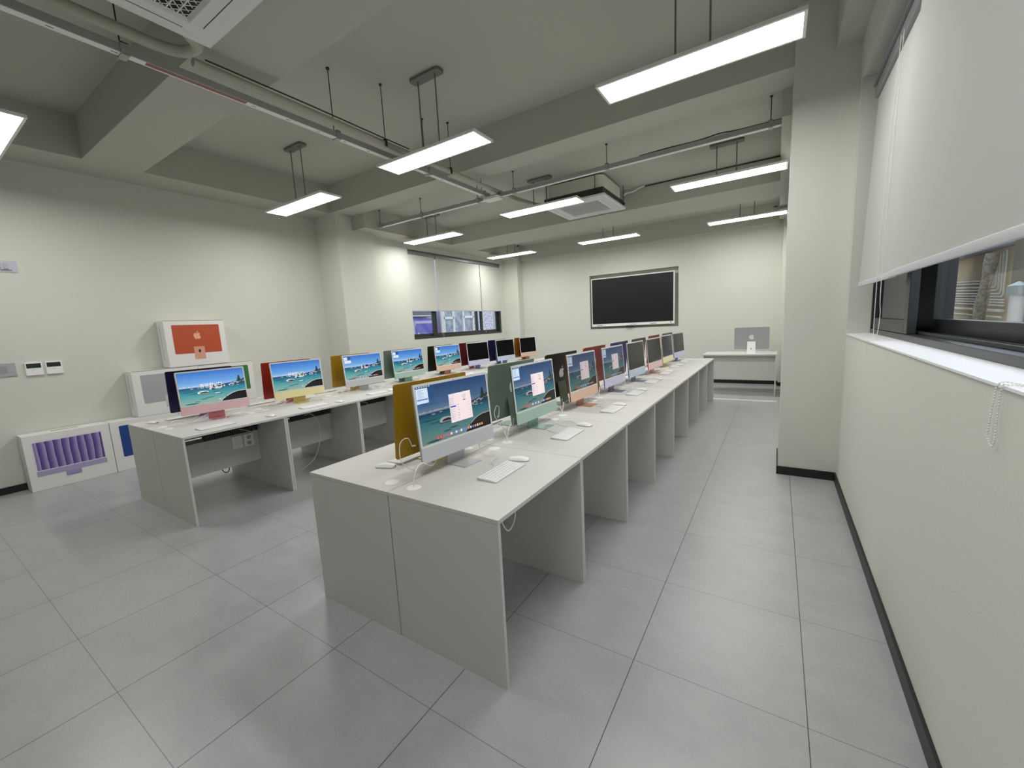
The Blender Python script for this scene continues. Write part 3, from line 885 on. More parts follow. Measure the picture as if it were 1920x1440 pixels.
def fruit(cx, cy, s):
    """outline of the bitten fruit emblem and its leaf, unit height about s"""
    body = [(0, .34), (.10, .40), (.24, .42), (.36, .36), (.43, .27), (.34, .18), (.30, .06), (.33, -.06), (.40, -.14), (.46, -.17), (.40, -.33), (.30, -.46), (.20, -.52), (.10, -.49), (0, -.46), (-.10, -.49), (-.20, -.52),
            (-.31, -.44), (-.41, -.28), (-.46, -.08), (-.46, .10), (-.40, .27), (-.29, .39), (-.17, .41), (-.07, .37)]
    leaf = [(-.02, .46), (.08, .48), (.17, .56), (.20, .70), (.09, .67), (0, .58)]
    return [(cx + x * s, cy + y * s) for x, y in body], [(cx + x * s, cy + y * s) for x, y in leaf]

SHARED = {}
def shared(name, make, m, parent):
    """one mesh for all copies; material kept per object"""
    if name not in SHARED:
        o = make().build(name, m, parent)
        SHARED[name] = o.data
    else:
        o = bpy.data.objects.new(name, SHARED[name]); COL.objects.link(o); o.parent = parent
    o.material_slots[0].link = 'OBJECT'; o.material_slots[0].material = m
    return o
def mk_housing():
    m = MB(); prof = rrect(SW, SH, .012, 5)
    m.prism(prof, lambda p, q, t: PT(p, SH / 2 + q, t), -ST, -.0012, 0, True); return m
def mk_bezel():
    m = MB(); prof = rrect(SW - .001, SH - AV + .012, .011, 5)
    m.prism(prof, lambda p, q, t: PT(p, SH - (SH - AV + .012) / 2 + q, t), -.0013, 0, 0, True); return m
def mk_chin():
    m = MB()
    hh = AV - .0125
    prof = [(SW / 2 - .0005, hh), (-SW / 2 + .0005, hh)] + [(p, q) for p, q in [(x, y + SH / 2) for x, y in rrect(SW - .001, SH - .001, .0115, 5)] if q < .02]
    m.prism(prof, lambda p, q, t: PT(p, q, t), -.0013, -.0001, 0, False); return m
def mk_stand():
    m = MB()
    t = .0042
    up = PT(0, .140, -ST - .0005); lo = (-.066, 0, t)
    pr = [(.0735, 0), (.0735, t), (-.052, t), (-.058, .008), (up[0] - .0, up[2]), (up[0] - t, up[2]), (-.0675, .007), (-.0735, 0)]
    m.prism(pr, lambda p, q, tt: (p, tt, q), -.065, .065, 0, False); return m
def mk_logo():
    m = MB()
    for pr in fruit(0, 0, .085):
        m.prism(pr, lambda p, q, t: PT(-p, SH * .56 + q, t), -ST - .0008, -ST + .0002)
    return m
def mk_port():
    m = MB()
    p = (-.052, 0, .075)
    m.tube([(-.060, 0, .075), (-.0515, 0, .0755)], .011, 12); return m
def mk_cam():
    m = MB(); c_ = PT(0, SH - .0065, .0006)
    m.ball(c_, .0022, 8, 5); return m

PCS = {}
def computer(key, colour, screen, smat, x, y, rz, label, group, stand=None, port=False, z=H):
    r = thing('desktop_computer', label, 'computer', (x, y, z), rz, group)
    A = IM[colour]
    shared('back_housing', mk_housing, A[0], r)
    shared('front_bezel', mk_bezel, BEZEL, r)
    shared('chin', mk_chin, A[1], r)
    st = shared('stand', mk_stand, stand or A[2], r)
    shared('logo', mk_logo, A[3], r)
    shared('camera', mk_cam, BLACK, r)
    screen_obj(screen, smat, r)
    if key == 'B0':
        m = MB()
        for k in range(4):
            u = .195 - k * .022
            for (a, b) in ((u - .0014, u + .0014),):
                m.poly([PT(a, .030, -ST - .0003), PT(a, .042, -ST - .0003), PT(b, .042, -ST - .0003), PT(b, .030, -ST - .0003)])
        m.build('port_slots', BLACK, r)
    if port:
        shared('power_connector', mk_port, DARKGREY, st)
    PCS[key] = r
    return r
deg = math.radians
FR = ['silver', 'mint', 'peach', 'lilac', 'sky', 'rose', 'cream', 'lilac']
scr_r = ['window', 'window', 'window', 'window', 'off', 'off', 'off', 'off']
yawR = [-4.6, -2.2, -2.6, -3, -3.5, -4.5, -3, -6]
lab = ['silver desktop computer, lit screen with settings panel, beside a gold one', 'mint green desktop computer, lit screen, second along the aisle side of the near row', 'peach orange desktop computer, lit screen, third along the aisle side of the near row',
       'lilac desktop computer with lit screen, fourth along the aisle side of the near row', 'pale blue desktop computer, dark screen, fifth along the aisle side of the near row', 'pink desktop computer, dark screen, sixth along the aisle side of the near row',
       'pale yellow desktop computer, dark screen, seventh along the aisle side of the near row', 'lilac desktop computer, dark screen, eighth and last along the aisle side of the near row']
OFS = [.055, .075, .105, .05, -.01, -.03, -.035, -.04]
for i in range(8):
    computer(f'R{i}', FR[i], scr_r[i], SCR_DIM if i < 2 else SCR_DIM2, [-.550, -.530, -.514, -.495, -.473, -.453, -.460, -.450][i], (i + .5) * W_ + [.078, .112, .128, .085, .005, -.03, -.035, -.05][i], deg(yawR[i]), lab[i], 'computers of the row by the white column')
BC = ['yellow', 'green', 'shaded green', 'burnt orange', 'purple', 'slate', 'dark red', 'slate']
lab = ['gold backed desktop computer standing back to back with the silver one', 'grey green desktop computer seen from behind, beside the mint green one', 'shaded green backed desktop computer with white logo, behind the peach orange one',
       'rust red backed desktop computer with white logo, behind the lilac one', 'violet backed desktop computer behind the pale blue one, near row', 'dark slate backed desktop computer between the pale blue and pink ones',
       'red backed desktop computer behind the pale yellow one, near row', 'dark grey backed desktop computer, last of the inner side of the near row']
for i in range(8):
    computer(f'B{i}', BC[i], 'off', SCR_OFF, [-.769, -.778, -.77, -.767, -.742, -.719, -.720, -.690][i], (i + .5) * W_ + [.075, .115, .115, .10, .03, -.03, -.01, -.06][i], PI + deg([-1.5, -4, -4, -2.5, -2.5, -2.5, -2, -3][i]), lab[i], 'computers of the row by the white column')
FL = ['rose', 'cream', 'silver', 'mint', 'peach', 'lilac', 'sky', 'peach']
scr_l = ['greeting', 'greeting', 'widgets', 'widgets', 'widgets', 'black', 'black', 'black']
lab = ['pink desktop computer with white greeting text on a lake screen', 'yellow desktop computer with white greeting text on a lake screen', 'silver desktop computer with lake screen and white widgets, third in the row by the cartons',
       'mint green desktop computer with lake screen, fourth in the row by the cartons', 'peach orange desktop computer with lake screen, fifth in the row by the cartons', 'lilac desktop computer with black screen under the far window',
       'pale blue desktop computer with black screen, seventh in the row by the cartons', 'peach orange desktop computer with black screen, last in the row by the cartons']
for i in range(8):
    computer(f'L{i}', FL[i], scr_l[i], SCR_ON, [-3.5265, -3.51, -3.50, -3.49, -3.475, -3.455, -3.425, -3.405][i], (i + .5) * W_ + YL0 + [.10, .11, .165, .125, .155, .12, .14, .16][i], deg([-6, -5, -5, -4, -4.5, -5, -5, -6][i]), lab[i], 'computers of the row by the cartons')
LC = ['blue', 'dark red', 'yellow', 'green', 'shaded green', 'dark red', 'blue', 'amber']
lab = ['navy backed desktop computer behind the pink one, in front of the cartons', 'bright red backed desktop computer behind the yellow one', 'gold backed desktop computer behind the silver one, row by the cartons', 'grey green backed desktop computer behind the mint green one, row by the cartons',
       'black green backed desktop computer behind the peach orange lake screen', 'dark red backed desktop computer behind the black screened lilac one', 'navy backed desktop computer behind the black screened pale blue one', 'amber backed desktop computer, last of the wall side, row by the cartons']
for i in range(8):
    computer(f'K{i}', 'pink' if i == 1 else LC[i], 'off', SCR_OFF, [-3.90, -3.745, -3.742, -3.70, -3.69, -3.68, -3.64, -3.575][i], (i + .5) * W_ + YL0 + [.13, .10, .13, .105, .15, .10, .09, .11][i], PI + deg([-4, -1.5, -4, -3, -2, -3, -3, -4][i]), lab[i], 'computers of the row by the cartons')
tp = computer('T', 'silver', 'off', SCR_OFF, .484, 7.36, PI / 2, 'silver desktop computer with white stand on the lecture desk, seen from behind', None, WHITE, True)

# ------------------------------------------------------------------ keyboards and mice
def key_rows():
    """(x, y, w, d) of every key on the keyboard, x towards the user"""
    out = []
    kw, kd, g = .0185, .0165, .0008
    rows = [[1] * 14, [1] * 13 + [1.5], [1.5] + [1] * 13, [1.75] + [1] * 11 + [1.75], [2.25] + [1] * 10 + [2.25], [1, 1, 1.25, 1.5, 5, 1.25, 1, 1, 1, 1]]
    for ri, row in enumerate(rows):
        tot = sum(row); y = -.1335
        for wv in row:
            wd = .267 * wv / tot
            out.append((-.0475 + ri * .0186, y + wd / 2, wd - .0022, .0160 if ri else .0125))
            y += wd
    return out
KEYS = key_rows()
KX, KY = .1149, .2786
def ktop(x):
    return .0095 - .055 * (x + KX / 2)     # the deck slopes down to the user
def kb_body():
    m = MB(); prof = rrect(KX, KY, .009, 4)
    n = len(prof)
    vs = [(p, q, .0005) for p, q in prof] + [(p, q, ktop(p)) for p, q in prof]
    m.faces(vs, [tuple(reversed(range(n))), tuple(range(n, 2 * n))]); m.faces(vs, [(i, (i + 1) % n, n + (i + 1) % n, n + i) for i in range(n)])
    return m
def key_box(m, x, y, w, d):
    z = ktop(x)
    m.box(x - d / 2, y - w / 2, z - .0002, x + d / 2, y + w / 2, z + .0016)
kcache = {}
def keyboard(label, x, y, rz, group, detail, z=H):
    r = thing('keyboard', label, 'keyboard', (x, y, z), rz, group)
    shared('keyboard_body', kb_body, KBODY, r)
    if detail:
        for i, (kx, ky, kw, kd) in enumerate(KEYS):
            if i not in kcache:
                m = MB(); key_box(m, kx, ky, kw, kd)
                kcache[i] = m.build('key', WHITEK, r).data
            else:
                o = bpy.data.objects.new('key', kcache[i]); COL.objects.link(o); o.parent = r
    else:
        def mk():
            m = MB()
            for k in KEYS:
                key_box(m, *k)
            return m
        shared('key_field', mk, WHITEK, r)
    return r
def mouse_mesh(lo):
    """the arched touch shell (lo False) or the dark base (lo True)"""
    m = MB(); nx, ny = 14, 10
    L_, Wd, Hh = .1135, .0571, .0216
    vs = []
    for i in range(nx + 1):
        t = i / nx; x = (t - .5) * L_
        e = max(1e-3, 1 - abs(2 * t - 1) ** 3.2) ** (1 / 3.2)
        hw = Wd / 2 * (.55 + .45 * e) * (1 if 0 < i < nx else .62)
        zc = .0075 + (Hh - .0075) * math.sin(PI * (.12 + .80 * t)) ** 1.0
        for j in range(ny + 1):
            s = 2 * j / ny - 1
            zz = .0055 + (zc - .0055) * (1 - abs(s) ** 2.6)
            vs.append((x, s * hw, zz if not lo else min(zz, .0056)))
    if not lo:
        fs = [(i * (ny + 1) + j, (i + 1) * (ny + 1) + j, (i + 1) * (ny + 1) + j + 1, i * (ny + 1) + j + 1) for i in range(nx) for j in range(ny)]
        m.faces(vs, fs, 0, True)
    else:
        rim = [(v[0] * .965, v[1] * .93) for k, v in enumerate(vs) if k % (ny + 1) == 0] + [(v[0] * .965, v[1] * .93) for k, v in reversed(list(enumerate(vs))) if k % (ny + 1) == ny]
        m.prism(rim, lambda p, q, t: (p, q, t), .0006, .0068)
    return m
def mouse(label, x, y, rz, group):
    r = thing('computer_mouse', label, 'mouse', (x, y, H), rz, group)
    shared('touch_shell', lambda: mouse_mesh(False), WHITE, r)
    shared('mouse_base', lambda: mouse_mesh(True), ALU, r)
    return r
kR = [(-.272, .436, .02), (-.262, 1.187, .0), (-.245, 2.005, -.02), (-.283, 2.79, 0), (-.313, 3.56, 0), (-.33, 4.30, 0), (-.36, 5.06, 0), (-.37, 5.83, 0)]
mR = [(-.290, .625, .25), (-.253, 1.44, -.2), (-.25, 2.20, -.05), (-.28, 2.985, -.05), (-.31, 3.76, 0), (-.33, 4.50, 0), (-.34, 5.27, 0), (-.35, 6.04, 0)]
names = ['silver', 'mint green', 'peach orange', 'lilac', 'pale blue', 'pink', 'pale yellow', 'last lilac']
for i in range(8):
    keyboard(f'white keyboard in front of the {names[i]} computer on the aisle side, near row', kR[i][0], kR[i][1], kR[i][2], 'keyboards of the row by the white column', i < 3)
    mouse(f'white mouse beyond the keyboard of the {names[i]} computer on the aisle side', mR[i][0], mR[i][1], mR[i][2], 'mice of the row by the white column')
keyboard('white keyboard half under the gold backed computer', -.895, .43, PI, 'keyboards of the row by the white column', False)
mouse('white mouse on the inner desk beside the gold backed computer', -.895, .238, PI + .35, 'mice of the row by the white column')
for i, nm in ((1, 'grey green'), (2, 'dark olive')):
    keyboard(f'white keyboard behind the {nm} backed computer, near row', -.94, (i + .5) * W_ + .02, PI, 'keyboards of the row by the white column', False)
names = ['pink greeting', 'yellow greeting', 'silver lake', 'mint green lake', 'peach lake', 'black lilac', 'black pale blue', 'last peach']
for i in range(8):
    keyboard(f'white keyboard in front of the {names[i]} screen, row by the cartons', XL_ - .19, (i + .5) * W_ + YL0 + [-.085, .005, .03, .02, .03, .02, .02, .02][i], [0.04, -.04, 0, .02, 0, 0, 0, 0][i], 'keyboards of the row by the cartons', i < 2)
    mouse(f'white mouse beside the keyboard of the {names[i]} screen, row by the cartons', XL_ - .13 if i < 2 else XL_ - .2, (i + .5) * W_ + YL0 + [.335, .26, .23, .23, .23, .23, .23, .23][i], .1, 'mice of the row by the cartons')
mouse('white mouse at the front corner of the row by the cartons, wall side', -3.93, .135, PI + .3, 'mice of the row by the cartons')
for i, nm in ((0, 'navy'), (1, 'bright red'), (2, 'gold'), (3, 'grey green')):
    keyboard(f'white keyboard behind the {nm} backed computer, row by the cartons', -3.95, (i + .5) * W_ + YL0 - .03 - [0, .09, .1, .1][i], PI, 'keyboards of the row by the cartons', False)

# ------------------------------------------------------------------ cables on the desks
def cable(name, label, pts, r=.0024, group=None, plug=None, m=CABLE):
    mb = MB(); mb.tube(smooth(pts, 8), r, 7)
    if plug:
        mb.tube([plug[0], plug[1]], .0045, 8)
    return tag(mb.build(name, m), label, 'cable', group)
G1, G2 = 'power cords on the near row', 'keyboard cables on the near row'
cn = ['silver', 'mint green', 'peach orange', 'lilac', 'pale blue', 'pink', 'pale yellow', 'last lilac']
zt = H + .003
for i in range(8):
    y0 = (i + .5) * W_; yc = y0 + .08
    gx, gy = -.537, y0 - .303
    cable('power_cable', f'white power cord from the {cn[i]} computer to its grommet, near row aisle side',
          [(-.612, yc - .03, H + .07), (-.635, yc - .10, H + .05), (-.60, yc - .19, H + .035), (-.565, gy + .09, H + .085), (gx - .002, gy + .025, H + .075), (gx, gy + .004, H + .035), (gx, gy, H + .002)], .0028, G1)
    if i in (0,):
        pts = [(-.60, yc + .16, H + .085), (-.575, yc + .17, H + .05), (-.52, yc + .13, H + .012), (-.44, yc + .14, zt + .005), (-.41, yc + .11, H + .02), (-.40, yc + .04, zt + .003), (-.36, yc + .02, zt + .002), (-.333, yc - .03, H + .006)]
    elif i == 1:
        pts = [(-.59, yc + .16, H + .085), (-.56, yc + .19, H + .06), (-.47, yc + .15, H + .008), (-.38, yc + .10, zt), (-.325, yc + .17, zt), (-.40, yc + .24, zt + .004), (-.47, yc + .10, zt), (-.44, yc - .03, zt), (-.36, yc - .08, zt), (-.322, yc - .085, H + .006)]
    else:
        pts = [(-.59, yc + .16, H + .085), (-.55, yc + .17, H + .05), (-.46, yc + .12, H + .008), (-.40, yc + .16, zt), (-.42, yc + .25, zt + .003), (-.50, yc + .22, zt), (-.47, yc + .08, zt), (-.40, yc + .02, zt), (kR[i][0] - .06, kR[i][1], H + .006)]
    cable('keyboard_cable', f'thin white cable looping from the {cn[i]} computer to its keyboard, near row aisle side', pts, .0018, G2)
nb = ['gold', 'grey green', 'dark olive', 'rust red', 'violet', 'dark slate']
for i in range(6):
    y0 = (i + .5) * W_; yc = y0 + .08
    gy = y0 - .284
    cable('power_cable', f'white cord arching up behind the {nb[i]} backed computer of the near row',
          [(-.70, yc - .06, H + .05), (-.67, yc - .14, H + .02), (-.66, yc - .235, H + .012), (-.695, yc - .30, H + .07), (-.715, yc - .285, H + .16), (-.718, yc - .23, H + .175), (-.723, yc - .20, H + .125)] if i == 0 else
          [(-.71, yc - .03, H + .06), (-.66, yc - .13, H + .01), (-.64, yc - .24, H + .03), (-.69, yc - .285, H + .13), (-.70, yc - .25, H + .19), (-.712, yc - .20, H + .17), (-.705, yc - .22, H + .12)], .0024, G1,
          ((-.723, yc - .20, H + .125), (-.726, yc - .175, H + .12)) if i == 0 else ((-.705, yc - .22, H + .12), (-.703, yc - .235, H + .112)))
    if i:
        cable('power_cable', f'white cord lying across the seam behind the {nb[i]} backed computer of the near row',
              [(-.62, yc - .02, H + .01), (-.655, yc - .16, zt), (-.60, yc - .26, zt + .004), (-.565, gy + .0, H + .06), (-.54, gy - .02, H + .03), (-.537, gy - .02, H + .002)], .0024, G1)
nl = ['pink', 'yellow', 'silver', 'mint green', 'peach orange', 'lilac', 'pale blue', 'last peach']
for i in range(8):
    y0 = (i + .5) * W_ + YL0; yc = y0 + .11
    gx, gy = XL_ - .537, y0 - .303
    cable('power_cable', f'white power cord from the {nl[i]} computer to its grommet, row by the cartons',
          [(XL_ - .66, yc - .03, H + .07), (XL_ - .66, yc - .12, H + .03), (XL_ - .62, yc - .22, zt + .004), (XL_ - .575, gy + .07, H + .05), (gx, gy + .02, H + .045), (gx, gy, H + .002)], .0028, 'power cords of the row by the cartons')
    cable('keyboard_cable', f'thin white cable curling from the {nl[i]} computer to its keyboard, row by the cartons',
          [(XL_ - .65, yc + .13, H + .085), (XL_ - .60, yc + .18, H + .05), (XL_ - .52, yc + .20, zt), (XL_ - .45, yc + .14, zt), (XL_ - .42, yc + .02, H + .05), (XL_ - .33, yc - .05, H + .055), (XL_ - .27, yc - .10, H + .02), (XL_ - .248, yc - .12, H + .007)], .0018, 'keyboard cables of the row by the cartons')
    if i < 6:
        cable('power_cable', f'white cord trailing from behind the {nl[i]} computer, row by the cartons, wall side',
              [(XL_ - .72, yc - .10, H + .06), (XL_ - .69, yc - .22, zt + .002), (XL_ - .66, yc - .34, zt + .006), (XL_ - .70, y0 - .37, H + .014), (XL_ - .70, y0 - .39, H + .004)], .0022, 'power cords of the row by the cartons')
cable('power_cable', 'white cord and plug on the lecture desk', [(.484, 7.282, H + .076), (.55, 7.24, H + .05), (.66, 7.26, H + .02), (.74, 7.33, H + .035), (.80, 7.45, H + .012), (.84, 7.55, zt)], .0034)
tag(MB().box(.325, 7.28, H, .375, 7.31, H + .016).build('cable_adapter', WHITE, None, .003), 'small white adapter block lying on the lecture desk', 'adapter')
cable('hanging_cable', 'white cable loop hanging under the front desk top of the near row', [(-.10, .13, H - TP), (-.085, .16, .60), (-.09, .21, .565), (-.10, .27, .60), (-.11, .27, H - TP)], .003)
cable('hanging_cable', 'white cable hanging in a long curve under the second desk by the cartons', [(XL_ - .45, 1.24, .60), (XL_ - .43, 1.30, .60), (XL_ - .41, 1.36, .50), (XL_ - .42, 1.36, .30), (XL_ - .44, 1.28, .10), (XL_ - .47, 1.12, .012), (XL_ - .46, .98, .006)], .003)
cable('hanging_cable', 'white cable loop hanging close to the side panel under the second desk by the cartons', [(XL_ - .47, .89, .60), (XL_ - .43, .93, .57), (XL_ - .42, .95, .46), (XL_ - .45, .90, .38), (XL_ - .50, .84, .35)], .0026)
cable('hanging_cable', 'white cable hanging under the third desk by the cartons', [(XL_ - .47, 1.98, .60), (XL_ - .43, 2.03, .58), (XL_ - .42, 2.05, .48), (XL_ - .44, 1.98, .36), (XL_ - .50, 1.86, .33)], .0026)
cable('hanging_cable', 'white cables from the duct to the wall socket under the first desk by the cartons', [(XL_ - .47, .60, .60), (XL_ - .455, .66, .575), (XL_ - .46, .70, .555), (XL_ - .475, .73, .56), (XL_ - .49, .745, .60)], .0026)
cable('hanging_cable', 'short dark cable end drooping below the modesty panel by the cartons', [(XL_ - .545, .43, .30), (XL_ - .53, .45, .225), (XL_ - .53, .49, .215), (XL_ - .545, .52, .30)], .004, None, None, ROD)
xs_ = XL_ - D1 + .0915
def socket(label, y0, holes):
    r = thing('power_socket', label, 'socket', (xs_, y0 + .045, .47))
    MB().box(0, -.045, -.062, .012, .045, .062).build('face_plate', WHITE, r, .003)
    if holes:
        for z in (-.028, .028):
            o = MB().tube([(.0122, 0, z), (.0130, 0, z)], .02, 18).build('socket_recess', PLATE, r)
            MB().tube([(.013, -.009, z), (.0135, -.009, z)], .003, 8).tube([(.013, .009, z), (.0135, .009, z)], .003, 8).build('pin_hole', BLACK, o)
    else:
        MB().box(.012, -.03, -.045, .0128, .03, .045).build('blank_cover', WHITE, r, .0005)
socket('white blank socket plate on the modesty panel under the first desk by the cartons', .545, False)
socket('white two-hole power socket on the modesty panel under the first desk by the cartons', .648, True)

# ------------------------------------------------------------------ cartons stacked by the wall
def carton(label, y0, y1, z0, z1, kind, x0=-5.685, x1=-5.47, group='computer cartons by the wall'):
    r = thing('carton', label, 'carton', ((x0 + x1) / 2, (y0 + y1) / 2, z0), 0, group)
    w, h, d = y1 - y0, z1 - z0, x1 - x0
    MB().box(-d / 2, -w / 2, 0, d / 2, w / 2, h).build('carton_body', CARD, r, .004)
    s = MB()
    s.box(-.012, -.10, h + .0002, .010, .10, h + .0012)
    if kind in ('orange', 'silver', 'green'):
        s.box(d / 2 - .055, -w / 2 + .01, h + .0002, d / 2 - .050, w / 2 - .01, h + .0010)
        s.box(-.03, -w / 2 - .0010, h * .16, -.026, -w / 2 - .0002, h * .92)
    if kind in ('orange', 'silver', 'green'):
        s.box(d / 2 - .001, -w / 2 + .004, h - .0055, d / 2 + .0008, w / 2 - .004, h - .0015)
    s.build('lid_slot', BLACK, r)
    f = d / 2
    def P(u, v, k=0):                       # u 0..1 along y, v 0..1 up
        return (f + .0010 + k * .0004, (u - .5) * w, v * h)
    def rr(u0, v0, u1, v1, rad, k):
        pr = rrect((u1 - u0) * w, (v1 - v0) * h, rad, 4)
        cu, cv = (u0 + u1) / 2, (v0 + v1) / 2
        return [(f + .0010 + k * .0004, (cu - .5) * w + p, cv * h + q) for p, q in pr]
    if kind == 'purple':
        m = MB(); pr = rr(.10, .36, .885, .86, .006, 1); m.poly(pr)
        m.build('printed_screen', RIPPLE, r)
        m = MB()
        m.poly(rr(.085, .255, .90, .89, .01, 0), 0, False, srgb(226, 224, 230)); m.poly(rr(.085, .255, .90, .345, .006, 2), 0, False, srgb(172, 164, 204))
        m.poly([P(.395, .165, 2), P(.575, .165, 2), P(.575, .255, 2), P(.395, .255, 2)], 0, False, [srgb(150, 142, 184), srgb(150, 142, 184), srgb(166, 158, 198), srgb(166, 158, 198)])
        m.poly(rr(.485, .905, .493, .912, .001, 2), 0, False, srgb(40, 40, 60))
        m.build('printed_computer', PRINT, r)
        tm = MB()
        for k, (a, b) in enumerate(((.12, .20), (.21, .245), (.26, .34))):
            tm.poly([(.02, (a + .28) * w, h + .0012), (.02, (b + .28) * w - .0, h + .0012), (.012, (b + .28) * w, h + .0012), (.012, (a + .28) * w, h + .0012)][::-1])
        tm.build('printed_line', PLATE, r)
    elif kind != 'plain':
        c1, c2, c3 = {'blue': (srgb(36, 70, 140), srgb(120, 150, 205), srgb(150, 175, 220)), 'silver': (srgb(172, 173, 178), srgb(158, 160, 166), srgb(200, 202, 206)),
                      'green': (srgb(56, 120, 70), srgb(170, 205, 180), srgb(170, 205, 180)), 'orange': (srgb(188, 80, 46), srgb(240, 176, 148), srgb(218, 160, 136))}[kind]
        m = MB()
        m.poly(rr(.115, .275, .90, .90, .012, 0), 0, False, c1)
        m.build('printed_panel', PRINT, r)
        m = MB(); m.poly([P(.42, .14, 2), P(.60, .14, 2), P(.60, .42, 2), P(.42, .42, 2)], 0, False, c3)
        st = m.build('printed_stand', PRINT, r)
        m = MB(); m.poly(rr(.492, .285, .532, .355, .012, 3), 0, False, srgb(60, 40, 40)); m.build('printed_port', PRINT, st)
        m = MB()
        for pr in fruit(0, 0, .085):
            m.poly([(f + .0018, .506 * w - .5 * w + p, .66 * h + q) for p, q in pr], 0, False, c2)
        m.build('printed_logo', PRINT, r)
    return r
carton('white carton printed with a purple wave screen, on the floor by the wall', -.482, .166, 0, .583, 'purple')
carton('white carton printed with a blue computer back, on the floor behind the first desk', .171, .819, 0, .583, 'blue')
carton('plain white carton on the floor hidden behind the desks, under the green one', .823, 1.471, 0, .583, 'plain')
carton('plain white carton on the floor hidden behind the desks, last of the bottom tier', 1.475, 2.123, 0, .583, 'plain')
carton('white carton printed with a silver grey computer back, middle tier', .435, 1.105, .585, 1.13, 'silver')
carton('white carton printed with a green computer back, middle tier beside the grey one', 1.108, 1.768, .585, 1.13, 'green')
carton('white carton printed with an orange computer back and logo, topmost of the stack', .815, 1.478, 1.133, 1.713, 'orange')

# ------------------------------------------------------------------ wall fittings
def thermostat(label, y0):
    r = thing('thermostat', label, 'thermostat', (XWL, y0 + .06, 1.245), 0, 'thermostats on the carton wall')
    MB().box(0, -.062, -.068, .022, .062, .068).build('case', WHITE, r, .004)
    MB().box(.0215, -.052, .008, .0228, .050, .056).build('display', LCD, r)
    MB().box(.0215, -.018, -.012, .0226, .016, -.009).build('button_bar', PLATE, r)
    return r
thermostat('white wall thermostat with dark display, beside the grey switch plate', -.322)
thermostat('white wall thermostat with dark display, between the other thermostat and the cartons', -.178)
r = thing('light_switch', 'grey light switch plate on the cream wall', 'switch', (XWL, -.47, 1.255))
MB().box(0, -.09, -.068, .010, .088, .068).build('face_plate', PLATE, r, .002)
for y in (-.052, .005):
    MB().box(.0095, y - .026, -.036, .0125, y + .026, .036).build('rocker', PLATE2, r, .0015)
r = thing('wall_bracket', 'translucent lilac wall plate with a grey holder, high above the switch', 'bracket', (XWL, -.295, 2.285))
MB().box(0, -.075, -.056, .008, .072, .056).build('face_plate', LILAC, r, .003)
o = MB().box(.008, -.045, -.034, .024, .03, .034).build('holder', LILAC, r, .004)
MB().box(.024, -.022, -.026, .034, .008, .03).build('grip', PLATE, o, .003)

# ------------------------------------------------------------------ wall display in the recess
r = thing('wall_display', 'large switched-off flat display with white frame in the wall recess', 'display', (-1.98, YB, 1.855))
def TV(x0, x1, z0, z1, y0, y1, nm, m, bev=.002):
    return MB().box(x0 + 1.98, y0, z0 - 1.855, x1 + 1.98, y1, z1 - 1.855).build(nm, m, r, bev)
TV(-2.928, -1.032, 1.287, 2.418, -.045, .045, 'frame', WHITE, .006)
TV(-2.905, -1.052, 1.348, 2.396, -.0475, -.044, 'screen', TVBLACK, 0)
TV(-2.10, -1.93, 1.255, 1.287, -.05, .0, 'sensor_bar', BLACK, .002)
for x in (-2.80, -2.0, -1.55):
    TV(x, x + .14, 1.306, 1.322, -.0465, -.044, 'speaker_slot', PLATE, 0)
TV(-1.115, -1.095, 1.310, 1.330, -.0475, -.044, 'power_button', DARKGREY, 0)
TV(-1.98 - .006, -1.98 + .006, 2.402, 2.409, -.0475, -.044, 'camera', BLACK, 0)
TV(-2.5, -1.5, 1.6, 2.1, .045, .139, 'wall_mount', DARKGREY, 0)

# ------------------------------------------------------------------ lecture desk
r = thing('lecture_desk', 'pale grey lecture desk by the end wall, a silver computer on it', 'desk', (.30, 7.36, 0))
MB().box(-.577, -.325, H - .022, .577, .325, H).build('worktop', LAMINATE, r, .0015)
for s in (-1, 1):
    a, b = sorted((s * .572, s * .552))
    MB().box(a, -.315, 0, b, .315, H - .0225).build('side_panel', LAMINATE, r, .001)
MB().box(-.551, -.20, .255, .551, -.182, .64).build('modesty_panel', LAMINATE, r, .001)
MB().box(-.551, -.205, .64, .551, -.18, H - .0225).build('upper_rail', LAMINATE, r, .001)

# ------------------------------------------------------------------ the yard outside the big window
XE = 3.4
OCHRE = lake_wall_mat('ochre_render', srgb(206, 190, 150), srgb(190, 176, 140), 2.0, 0)
CONCRETE = lake_wall_mat('rough_concrete', srgb(150, 142, 128), srgb(186, 178, 162), 26.0, 0)
BROWN = mat('brown_reflection_tone', srgb(70, 56, 62), .6)
PINKB = mat('rose_reflection_tone', srgb(150, 118, 112), .6)
OLIVE = mat('olive_wall', srgb(120, 116, 92), .9, noise=(3, .1))
CONDUIT = mat('white_conduit', srgb(232, 232, 226), .5)
ROOFB = mat('lilac_grey_roof', srgb(170, 172, 192), .6)
ZINC = mat('zinc_cap', srgb(170, 180, 184), .4, .5)
BRICK = mat('dull_brick', srgb(168, 140, 134), .9, noise=(30, .12))
m = MB(); m.box(XE, 5.5, -3, XE + 2, 11.5, 2.125)
tag(m.build('ochre_building', OCHRE), 'ochre rendered building outside the big window', 'building')
m = MB(); m.box(XE - .12, 5.4, 2.13, XE + 2.2, 11.6, 2.20); m.box(XE - .2, 5.4, 2.20, XE + 2.2, 11.6, 2.235)
tag(m.build('building_eave', ROOFB), 'pale lilac eave along the top of the ochre building', 'eave')
m = MB(); m.box(XE + .5, 8.3, 2.235, XE + 1.6, 9.9, 2.75); tag(m.build('roof_structure', CONDUIT), 'white roof structure above the ochre eave', 'roof box')
